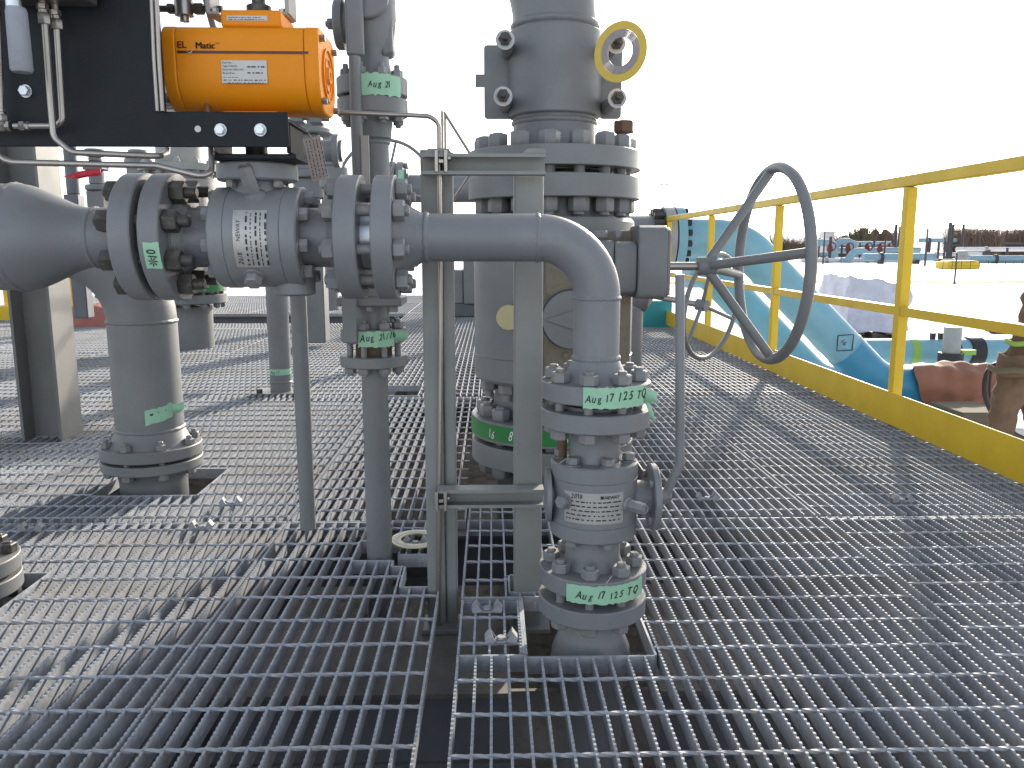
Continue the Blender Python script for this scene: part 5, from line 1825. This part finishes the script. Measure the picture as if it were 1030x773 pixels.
# brown tarpaulin wrapped pipe
wr = thing('wrapped_pipe_cover', 'rust brown sheet wrapped round the low pipe near the worker', 'cover', (q2.x + 2.2, KY, gl))
x0_, x1_ = at(925, 380, KY).x, at(1012, 380, KY).x
vs, fs = [], []
n1, n2 = 40, 40
random.seed(5)
for i in range(n1 + 1):
    x = x0_ + (x1_ + .25 - x0_) * i / n1
    for k in range(n2):
        a = 2 * PI * k / n2
        rr = rB + .050 + .012 * math.sin(3 * a + i * .3) + .010 * math.sin(7 * a - i * .22) + .01 * math.sin(i * .9)
        edge = .16 * math.sin(a * 1 + 2.2) if i == 0 else 0
        vs.append((x + edge, KY + rr * math.cos(a), gl + rr * math.sin(a)))
for i in range(n1):
    for k in range(n2):
        fs.append((i * n2 + k, i * n2 + (k + 1) % n2, (i + 1) * n2 + (k + 1) % n2, (i + 1) * n2 + k))
MB().add(vs, fs).build('sheet', M['blanket'], wr, smooth=60)
cr_ = thing('timber_crate', 'weathered timber block on the ground below the brown wrapped pipe', 'block', at(985, 425, 7.2))
MB().box(at(962, 410, 7.6).x, at(1012, 410, 7.6).x, 7.5, 8.1, GZ, GZ + .34).build('block', M['bark2'], cr_, bevel=.02)
# cables hanging by the worker
for i in range(3):
    t_ = thing('cable', ('inner', 'middle', 'outer')[i] + ' of three dark cables looping beside the worker’s leg'.replace('’', "'"), 'cable', at(1000, 400, 6.0), 'dark cables hanging beside the worker')
    dx = i * 2.6
    MB().tube(fillet([at(1003 - dx * .3, 366, 6.0 + i * .05), at(996 - dx, 374, 6.0), at(994 - dx, 398, 6.0), at(1004 - dx, 420, 6.0), at(1020 - dx, 436, 6.0), at(1045, 448, 6.0)], .3, 5), .014, 8).build('cable', M['rubber' if i != 1 else 'rustnut'], t_, smooth=60)

# ============================================================ WORKER
def skin(name, joints, edges, mat, parent, sub=2):
    me = bpy.data.meshes.new(name)
    me.from_pydata([j[0] for j in joints], edges, [])
    o = link(name, me, parent)
    me.materials.append(mat)
    o.modifiers.new('skin', 'SKIN').use_smooth_shade = True
    for i, (p, r) in enumerate(joints):
        sv = me.skin_vertices[0].data[i]
        sv.radius = (r, r) if isinstance(r, float) else r
        sv.use_root = i == 0
    s_ = o.modifiers.new('sub', 'SUBSURF')
    s_.levels = s_.render_levels = sub
    return o
wkY = 5.5
wx = at(1030, 345, wkY).x
per = thing('person', 'worker in brown work clothes with a tool belt standing beyond the rail at right', 'person', (wx, wkY, GZ))
def P(x, y, z):
    return (wx + x, wkY + y, GZ + z)
J = [(P(.02, 0, .98), (.155, .115)),      # 0 pelvis
     (P(0.05, .02, 1.14), (.140, .115)), (P(.09, -.02, 1.30), (.155, .125)), (P(.13, -.06, 1.45), (.165, .11)), (P(.15, -.10, 1.55), (.075, .07)),
     (P(-.075, 0, .92), .112), (P(-.125, -.02, .56), .078), (P(-.13, .04, .14), .058), (P(-.14, -.13, .06), .045),
     (P(.12, 0, .92), .105), (P(.15, -.04, .56), .078), (P(.16, .04, .14), .058), (P(.17, -.13, .06), .045),
     (P(-.01, -.08, 1.56), .085), (P(-.085, -.16, 1.65), .078), (P(.06, -.36, 1.70), .052),
     (P(.31, -.08, 1.46), .078), (P(.40, -.14, 1.24), .060), (P(.30, -.36, 1.30), .046)]
E = [(0, 1), (1, 2), (2, 3), (3, 4), (0, 5), (5, 6), (6, 7), (7, 8), (0, 9), (9, 10), (10, 11), (11, 12), (3, 13), (13, 14), (14, 15), (3, 16), (16, 17), (17, 18)]
bd_ = skin('body', J, E, M['cloth'], per, 4)
ctx = bpy.data.textures.new('cloth_folds', 'CLOUDS')
ctx.noise_scale = 0.09
ctx.noise_depth = 2
dm_ = bd_.modifiers.new('folds', 'DISPLACE')
dm_.texture = ctx
dm_.strength = 0.045
dm_.mid_level = 0.5
dm_.texture_coords = 'LOCAL'
# head with face, ears, hard hat
hc = Vector(P(.18, -.13, 1.70))
vs, fs = [], []
nu, nv = 24, 18
for j in range(nv + 1):
    th = PI * j / nv
    for i in range(nu):
        a = 2 * PI * i / nu
        d = Vector((math.sin(th) * math.cos(a), math.sin(th) * math.sin(a), math.cos(th)))
        r_ = Vector((.074 * (1 - .12 * max(0, -d.z)), .092, .115))
        p = Vector((d.x * r_.x, d.y * r_.y, d.z * r_.z))
        if d.y < -.6:
            if abs(d.x) < .22 and -.35 < d.z < .1:
                p.y -= .022 * (1 - abs(d.x) / .22)          # nose
            if abs(abs(d.x) - .38) < .17 and abs(d.z - .12) < .16:
                p.y += .010                                   # eye sockets
            if abs(d.x) < .3 and abs(d.z + .5) < .08:
                p.y += .006                                   # mouth
        vs.append(hc + p)
for j in range(nv):
    for i in range(nu):
        fs.append((j * nu + i, j * nu + (i + 1) % nu, (j + 1) * nu + (i + 1) % nu, (j + 1) * nu + i))
MB().add(vs, fs).lathe([(0, -.02), (.022, -.01), (.026, .0), (.012, .01), (0, .01)], 12, frame_z(hc + Vector((.078, 0, 0)), X)).lathe([(0, -.02), (.022, -.01), (.026, .0), (.012, .01), (0, .01)], 12, frame_z(hc + Vector((-.078, 0, 0)), -X)).build('head', M['skin'], per, smooth=80)
MB().lathe([(.145, .02), (.118, .028), (.116, .06), (.09, .11), (.05, .135), (0, .14)], 32, Matrix.Translation(hc)).build('hard_hat', M['sticker'], per, smooth=60)
for sx in (-1, 1):
    w_ = Vector(J[15][0]) if sx < 0 else Vector(J[18][0])
    pal = w_ + Vector((.02 * -sx, -.07, -.01))
    js = [(tuple(w_), .030), (tuple(w_ + Vector((0, -.04, 0))), (.034, .02)), (tuple(pal), (.040, .018))]
    es = [(0, 1), (1, 2)]
    for f_ in range(4):
        b0 = pal + Vector(((f_ - 1.5) * .019, -.02, 0))
        L_ = (.032, .038, .036, .028)[f_]
        js += [(tuple(b0), .0095), (tuple(b0 + Vector((0, -L_, -.012))), .0085), (tuple(b0 + Vector((0, -L_ * 1.35, -.040))), .0075)]
        k = len(js)
        es += [(2, k - 3), (k - 3, k - 2), (k - 2, k - 1)]
    js += [(tuple(pal + Vector((-sx * -.038, .01, -.004))), .011), (tuple(pal + Vector((-sx * -.052, -.025, -.016))), .009)]
    es += [(1, len(js) - 2), (len(js) - 2, len(js) - 1)]
    skin('hand', js, es, M['skin'], per, 1)
# jacket hem and reflective stripe
def band(name, z0, z1, rx, ry, mat, cy=0.0, cx=0.0):
    vs, fs = [], []
    n = 36
    for q, (z, g_) in enumerate(((z0, 1.0), ((z0 + z1) / 2, 1.02), (z1, 1.0))):
        for k in range(n):
            a = 2 * PI * k / n
            vs.append(P(cx + rx * g_ * math.cos(a), cy + ry * g_ * math.sin(a), z + .008 * math.sin(5 * a)))
    for q in range(2):
        for k in range(n):
            fs.append((q * n + k, q * n + (k + 1) % n, (q + 1) * n + (k + 1) % n, (q + 1) * n + k))
    o = MB().add(vs, fs).build(name, mat, per, smooth=60)
    o.modifiers.new('t', 'SOLIDIFY').thickness = .01
band('jacket_hem', 1.02, 1.17, .195, .165, M['cloth'], cx=.045)
band('reflective_stripe', 1.235, 1.27, .195, .17, M['hivis'], cx=.085)
band('tool_belt', 1.05, 1.09, .212, .182, M['bark2'])
MB().box(*[v for v in (wx - .24, wx - .14, wkY - .05, wkY + .02, GZ + 1.31, GZ + 1.35)]).box(wx - .27, wx - .235, wkY - .05, wkY + .02, GZ + 1.325, GZ + 1.345).build('tool', M['rustnut'], per, bevel=.004)

# ============================================================ YARD
c_ = at(871, 334, 17.3)
bl = thing('wrapped_bale', 'bale wrapped in crumpled white plastic standing on a pallet in the snow', 'bale', (c_.x, 17.5, GZ))
random.seed(11)
vs, fs = [], []
n = 14
hx_, hy_, hz_ = .66, .7, 1.16
def bp_(u, v, f):
    # f: face id -> point on a box
    return {0: (u, -1, v), 1: (1, u, v), 2: (-u, 1, v), 3: (-1, -u, v), 4: (u, v, 1)}[f]
idx = {}
for f in range(5):
    for i in range(n):
        for j in range(n):
            q = []
            for di, dj in ((0, 0), (1, 0), (1, 1), (0, 1)):
                p = bp_((i + di) / n * 2 - 1, (j + dj) / n * 2 - 1, f)
                k = tuple(round(x_, 4) for x_ in p)
                if k not in idx:
                    idx[k] = len(vs)
                    t = Vector(p)
                    sag = .10 * (1 - .5 * (p[0] ** 2)) * (1 if p[2] > 0 else 0)
                    w = Vector((c_.x + p[0] * hx_ * (1 + .05 * math.sin(p[2] * 4)), 17.5 + p[1] * hy_, GZ + .14 + (p[2] + 1) / 2 * (hz_ - .16 * (p[0] + 1) / 2)))
                    w += Vector((math.sin(p[2] * 9 + p[0] * 5), math.sin(p[0] * 8 + p[2] * 6), math.sin(p[0] * 6 + p[1] * 4))) * .022 + Vector([random.uniform(-.012, .012) for _ in range(3)])
                    vs.append(w)
                q.append(idx[k])
            fs.append(tuple(q))
MB().add(vs, fs).build('plastic_wrap', M['wrap'], bl, smooth=25)
for k in range(5):
    MB().box(c_.x - .68 + k * .29, c_.x - .56 + k * .29, 16.78, 18.2, GZ + .09, GZ + .115).build('pallet_board', M['bark2'], bl)
for k in range(3):
    MB().box(c_.x - .66 + k * .6, c_.x - .56 + k * .6, 16.85, 18.15, GZ + .0, GZ + .088).build('pallet_block', M['bark2'], bl)

def gpt(px, py):
    r = ray(px, py)
    t = (GZ - H) / r[2]
    return Vector((r[0] * t, r[1] * t, GZ))

# far blue pipe lines: (x px from, to, y px centre, distance, radius, label)
lines = [
    (806, 905, 262, 46, .28, 'white pale pipe line nearest on the left of the far yard', 'white'),
    (868, 940, 259, 43, .42, 'far blue pipe that ends in an open round flange', 'distblue'),
    (840, 925, 252, 50, .40, 'far blue pipe line behind the yellow post', 'distblue'),
    (846, 896, 245, 56, .30, 'thin far blue pipe above the others at centre right', 'distblue'),
    (925, 962, 242, 60, .33, 'high far blue pipe just right of the yellow post', 'distblue'),
    (974, 1080, 261, 44, .45, 'long far blue pipe line on stands below the brush at right', 'distblue'),
    (962, 1080, 251, 52, .30, 'pale far pipe line running under the brush at right', 'white'),
    (925, 990, 256, 55, .28, 'short pale pipe behind the yellow box', 'white'),
    (816, 832, 256, 49, .30, 'low blue pipe stub at the far left of the yard', 'distblue'),
    (864, 897, 255, 54, .22, 'thin pale pipe between the red valves', 'white'),
    (905, 921, 259, 44, .20, 'low dark pipe close to the yellow post', 'distdark'),
    (876, 912, 248, 58, .18, 'thin dark pipe rack rail behind the red valves', 'distdark'),
    (978, 1080, 246, 60, .22, 'thin dark rail in front of the brush', 'distdark'),
    (940, 960, 262, 46, .16, 'thin grey pipe left of the pale tank', 'lightpaint'),
]
for i, (a, b, py_, D, r_, lab, mt) in enumerate(lines):
    r_ *= 1.0
    D *= 2.15
    t_ = thing('far_pipe', lab, 'pipe', at((a + b) / 2, py_, D), 'pipe lines across the far yard')
    p_, q_ = at(a, py_, D), at(b, py_, D)
    MB().rod(p_, q_, r_, 20).build('pipe', M[mt], t_)
    nst = max(2, int((q_ - p_).length / 6.5))
    for k in range(nst):
        x_ = p_.lerp(q_, (k + .5) / nst)
        MB().box(x_.x - .20, x_.x + .20, D - .4, D + .4, GZ, x_.z - r_ + .1).build('support', M['distdark'], t_)
        if k % 2 == 0:
            MB().rod(x_ - X * .16, x_ + X * .16, r_ * 1.3, 20).build('flange', M['distdark'] if mt != 'white' else M['lightpaint'], t_)
    if i == 1:
        MB().lathe([(r_ * .8, 0), (r_ * 1.25, 0), (r_ * 1.25, .2), (r_ * .8, .2)], 24, frame_z(q_, X + Yx * -.6)).build('flange', M['distblue'], t_)
# arched pipes left
for i, (a, b, yb, yt, D) in enumerate(((812, 836, 262, 244, 102), (835, 858, 262, 243, 106), (852, 870, 263, 253, 98))):
    t_ = thing('far_pipe', ('left', 'middle', 'right low')[i] + ' blue arched pipe in the far yard beside the handwheel', 'pipe', at(a, yb, D))
    MB().tube(fillet([at(a - 6, yb, D), at(a, yb, D), at(a + 7, yt, D), at(b, yt, D), at(b + 5, yb, D)], 1.2, 6), .42, 16).build('pipe', M['distblue'], t_, smooth=60)
# red valves
for i, (px_, D) in enumerate(((835, 100), (853, 104), (885, 104), (894, 110), (872, 106))):
    lab = ('red topped far valve on a dark stem right of the handwheel', 'small red far valve between the arched pipes', 'red far valve near the middle post', 'red far valve just left of the dark pole', 'dark red far valve between the blue lines')[i]
    t_ = thing('far_valve', lab, 'valve', at(px_, 262, D), 'red valves in the far yard')
    p_ = at(px_, 250, D)
    MB().rod((p_.x, D, GZ), (p_.x, D, p_.z + (1.4 if i == 0 else .6)), .18, 10).build('stem', M['distdark'], t_)
    MB().lathe([(0, 0), (.28, .1), (.36, .4), (.28, .68), (.16, 1.0), (0, 1.04)], 14, Matrix.Translation((p_.x, D, p_.z - .5))).build('bonnet', M['distred'], t_)
    MB().tube([Vector((p_.x + .48 * math.cos(2 * PI * k / 20), D - .5, p_.z + .2 + .48 * math.sin(2 * PI * k / 20))) for k in range(20)], .07, 6, closed=True).build('wheel', M['distred'], t_)
    MB().box(p_.x - .4, p_.x + .4, D - .4, D + .4, GZ, GZ + .6).build('foot', M['distdark'], t_)
for i, (px_, py0, py1, D, w_, lab) in enumerate(((899, 226, 262, 110, .24, 'thick dark pole just left of the yellow rail post'), (902.5, 228, 262, 112, .15, 'thinner pole beside the thick dark pole'), (953, 224, 260, 116, .27, 'thick dark pole left of the brush frame'), (956, 226, 260, 118, .18, 'second dark pole at the brush frame'), (966.5, 226, 260, 116, .20, 'dark right pole of the open frame'), (984, 236, 258, 120, .09, 'thin stake in front of the brush'), (823, 240, 262, 104, .12, 'short dark post at the left end of the yard'), (846, 246, 262, 106, .14, 'short dark post between the arches'), (864, 245, 263, 102, .12, 'short dark post under the pines'), (878, 243, 263, 108, .15, 'short dark post between the red valves'), (889, 240, 263, 104, .10, 'slender post right of the pines'), (943, 244, 262, 104, .16, 'short dark post right of the whip mast'), (949, 240, 262, 110, .14, 'slender post left of the thick pole pair'), (994, 252, 264, 98, .15, 'short dark post under the long blue pipe'), (1012, 250, 264, 98, .15, 'short dark post near the right edge'), (960, 256, 285, 42, .045, 'thin dark stake standing in the near snow'))):
    t_ = thing('pole', lab, 'pole', (at(px_, py1, D).x, D, GZ))
    MB().rod((at(px_, py1, D).x, D, GZ), (at(px_, py1, D).x, D, at(px_, py0, D).z), w_, 10, w_ * .9).rod((at(px_, py1, D).x, D, at(px_, py0, D).z), (at(px_, py1, D).x, D, at(px_, py0, D).z + .05), w_ * 1.25, 10).build('pole', M['distdark'], t_)
t_ = thing('open_frame', 'two thin rails between dark poles left of the brush', 'frame', at(960, 248, 116))
for py_ in (227.5, 233, 247):
    MB().rod(at(957, py_, 116), at(966, py_, 116), .12, 8).build('rail', M['distdark'], t_)
for px_, py0, px2, py1, D, lab in ((830, 208, 829, 245, 90, 'thin leaning whip mast beyond the arched pipes'), (938, 198, 932, 246, 80, 'thin leaning whip mast right of the yellow post')):
    t_ = thing('mast', lab, 'mast', (at(px2, 262, D).x, D, GZ))
    MB().rod((at(px2, py1, D).x, D, GZ), at(px2, py1, D), .10, 8).rod(at(px2, py1, D), at(px_, py0, D), .09, 8, .03).build('mast', M['distdark'], t_)
fl = thing('floodlight_mast', 'very pale tall floodlight mast with two lamp heads in the white sky', 'mast', (at(668, 260, 150).x, 150, GZ))
tpz = at(668, 186, 150).z
MB().rod((at(668, 260, 150).x, 150, GZ), (at(668, 260, 150).x, 150, tpz - .2), .10, 8, .05).build('mast', M['white'], fl)
for px_ in (665.5, 670.5):
    c_ = at(px_, 185.5, 150)
    MB().box(c_.x - .30, c_.x + .30, 149.7, 150.3, c_.z - .16, c_.z + .16).build('lamp_head', M['grey2'], fl)
MB().box(at(664, 186, 150).x, at(673, 186, 150).x, 149.95, 150.05, tpz - .25, tpz - .18).build('crossarm', M['grey2'], fl)
# yellow box, tank, sheds
t_ = thing('yellow_box', 'long low yellow container in the far yard below the blue pipes', 'container', gpt(972, 271))
a_ = gpt(953, 271)
b_ = gpt(986, 271)
MB().box(a_.x, b_.x, a_.y, a_.y + 2, GZ + .02, GZ + .62).build('container', M['yellow'], t_, bevel=.03)
MB().box(a_.x + .3, b_.x - .3, a_.y - .05, a_.y + 1.9, GZ + .625, GZ + .72).build('lid', M['yellow'], t_)
t_ = thing('tank', 'small pale grey vertical tank behind the yellow container', 'tank', at(967, 262, 88))
c_ = at(967, 262, 88)
MB().lathe([(0, GZ), (.62, GZ), (.62, at(967, 254, 88).z), (.45, at(967, 252.5, 88).z), (0, at(967, 252, 88).z)], 24, Matrix.Translation((c_.x, 88, 0))).build('shell', M['lightpaint'], t_)
for k in range(2):
    MB().box(c_.x - .64, c_.x + .64, 87.36, 87.39, GZ + .4 + k * .5, GZ + .46 + k * .5).build('strap', M['grey2'], t_)
for i, (x0, x1, y0, y1, D, lab) in enumerate(((831, 840, 234, 262, 150, 'pale flat roofed shed beyond the arched pipes'), (814, 821, 240, 262, 160, 'lower pale shed at the left of the far yard'), (842, 852, 242, 262, 170, 'small brown roofed hut behind the pipes'))):
    t_ = thing('shed', lab, 'shed', (at((x0 + x1) / 2, 262, D).x, D, GZ))
    a_, b_ = at(x0, y0, D), at(x1, y0, D)
    MB().box(a_.x, b_.x, D, D + 3, GZ, a_.z).build('wall', M['white'], t_)
    MB().box(a_.x - .1, b_.x + .1, D - .1, D + 3.1, a_.z + .01, a_.z + .18).build('roof', M['white'] if i < 2 else M['bark'], t_)
    MB().box(a_.x + .3, a_.x + 1.0, D - .03, D - .002, GZ + .05, GZ + 2.0).build('door', M['grey2'], t_)
# brown gravel track across the snow
random.seed(77)
vs, fs = [], []
for k in range(80):
    px_ = 640 + k * 8
    a_, b_ = gpt(px_, 283.2 + random.uniform(-.5, .5) + .8 * math.sin(k * .5)), gpt(px_, 285.6 + random.uniform(-.7, .7) + .8 * math.sin(k * .5))
    vs += [a_ + Z * .012, b_ + Z * .012]
    if k:
        fs.append((2 * k - 2, 2 * k - 1, 2 * k + 1, 2 * k))
M['gravel'] = paint('brown_gravel', (0.22, 0.18, 0.14), 0.9, dirt=(0.5, 0.5, 0.52), dirt_amt=0.8, bump=0)
struct(MB().add(vs, fs).build('gravel_track', M['gravel'], smooth=0))
# fence line of tiny rails in front of the yard
fn_ = thing('wire_fence', 'low thin wire fence in the snow around the yellow container', 'fence', gpt(1000, 269))
g0, g1 = gpt(948, 272), gpt(1060, 270)
for k in range(14):
    p_ = g0.lerp(g1, k / 13)
    MB().rod(p_, p_ + Z * .75, .025, 6).build('fence_post', M['distdark'], fn_)
for z_ in (.35, .7):
    MB().rod(g0 + Z * z_, g1 + Z * z_, .012, 6).build('wire', M['distdark'], fn_)

# brush: bare thickets as many thin twigs
def thicket(label, px0, px1, pyt, D, seed, mat, n=900, green=False):
    random.seed(seed)
    a_, b_ = at(px0, 250, D).x, at(px1, 250, D).x
    h = at(px0, pyt, D).z - GZ
    t = thing('bare_thicket', label, 'bush', ((a_ + b_) / 2, D, GZ))
    m = MB()
    for i in range(n):
        x = random.uniform(a_, b_)
        y = D + random.uniform(0, 5)
        e = min(1, (x - a_) / (b_ - a_) * 5 + .5, (b_ - x) / (b_ - a_) * 5 + .5)
        hh_ = h * e * (random.uniform(.35, .82) + .13 * math.sin(x * .9 + seed) + .10 * math.sin(x * 2.3 + 2 * seed))
        p = Vector((x, y, GZ + random.uniform(0, hh_ * .3)))
        w = random.uniform(.05, .12)
        q = p + Vector((random.uniform(-1.6, 1.6), 0, hh_))
        s_ = Vector((w, 0, 0))
        m.add([p - s_, p + s_, q + s_ * .25, q - s_ * .25, p + Vector((0, w, 0)), q + Vector((0, w * .25, 0))], [(0, 1, 2, 3), (1, 4, 5, 2), (4, 0, 3, 5)])
        for b in range(6):
            f_ = random.uniform(.4, .98)
            s0 = p.lerp(q, f_)
            s1 = s0 + Vector((random.uniform(-1.3, 1.3), random.uniform(-.5, .5), random.uniform(.2, 1.1)))
            ww = w * .45
            m.add([s0 - X * ww, s0 + X * ww, s1], [(0, 1, 2)])
    o = m.build('twigs', M[mat], t, smooth=0)
    o['kind'] = 'stuff'
    return t
thicket('brown bare thicket left of the dark pole in the far yard', 852, 878, 232, 135, 21, 'bark2', 700)
thicket('brown bare thicket right of the dark pole behind the pipes', 872, 905, 233, 138, 22, 'bark', 700)
thicket('tall bare thicket directly right of the open frame', 968, 1008, 228, 128, 23, 'bark', 1100)
thicket('dense bare thicket running out of the right edge', 1000, 1090, 231, 132, 24, 'bark', 1600)
thicket('thin brown growth behind the big blue pipe flange', 780, 822, 241, 140, 25, 'bark2', 500)
for i, (px_, py_, D) in enumerate(((867, 230, 140), (880, 231, 145), (891, 232, 150))):
    random.seed(40 + i)
    base = Vector((at(px_, 250, D).x, D, GZ))
    top = at(px_, py_, D).z
    t_ = thing('pine_tree', ('left', 'middle', 'right')[i] + ' of three small scraggy pines above the thicket', 'tree', base, 'small pines above the thicket')
    MB().rod(base, (base.x, D, top - .3), .2, 8, .06).build('trunk', M['bark2'], t_)
    m = MB()
    for k in range(420):
        z_ = random.uniform(.25, 1.0)
        rr = (1.05 - z_) * 2.6 + .4
        a = random.uniform(0, 6.28)
        c_ = Vector((base.x + rr * math.cos(a) * random.random(), D + rr * math.sin(a) * random.random(), GZ + (top - GZ) * z_))
        e = [c_ + Vector([random.uniform(-.4, .4) for _ in range(3)]) for _ in range(3)]
        m.add(e, [(0, 1, 2)])
    m.build('crown', M['bark2'], t_, smooth=0)['kind'] = 'stuff'
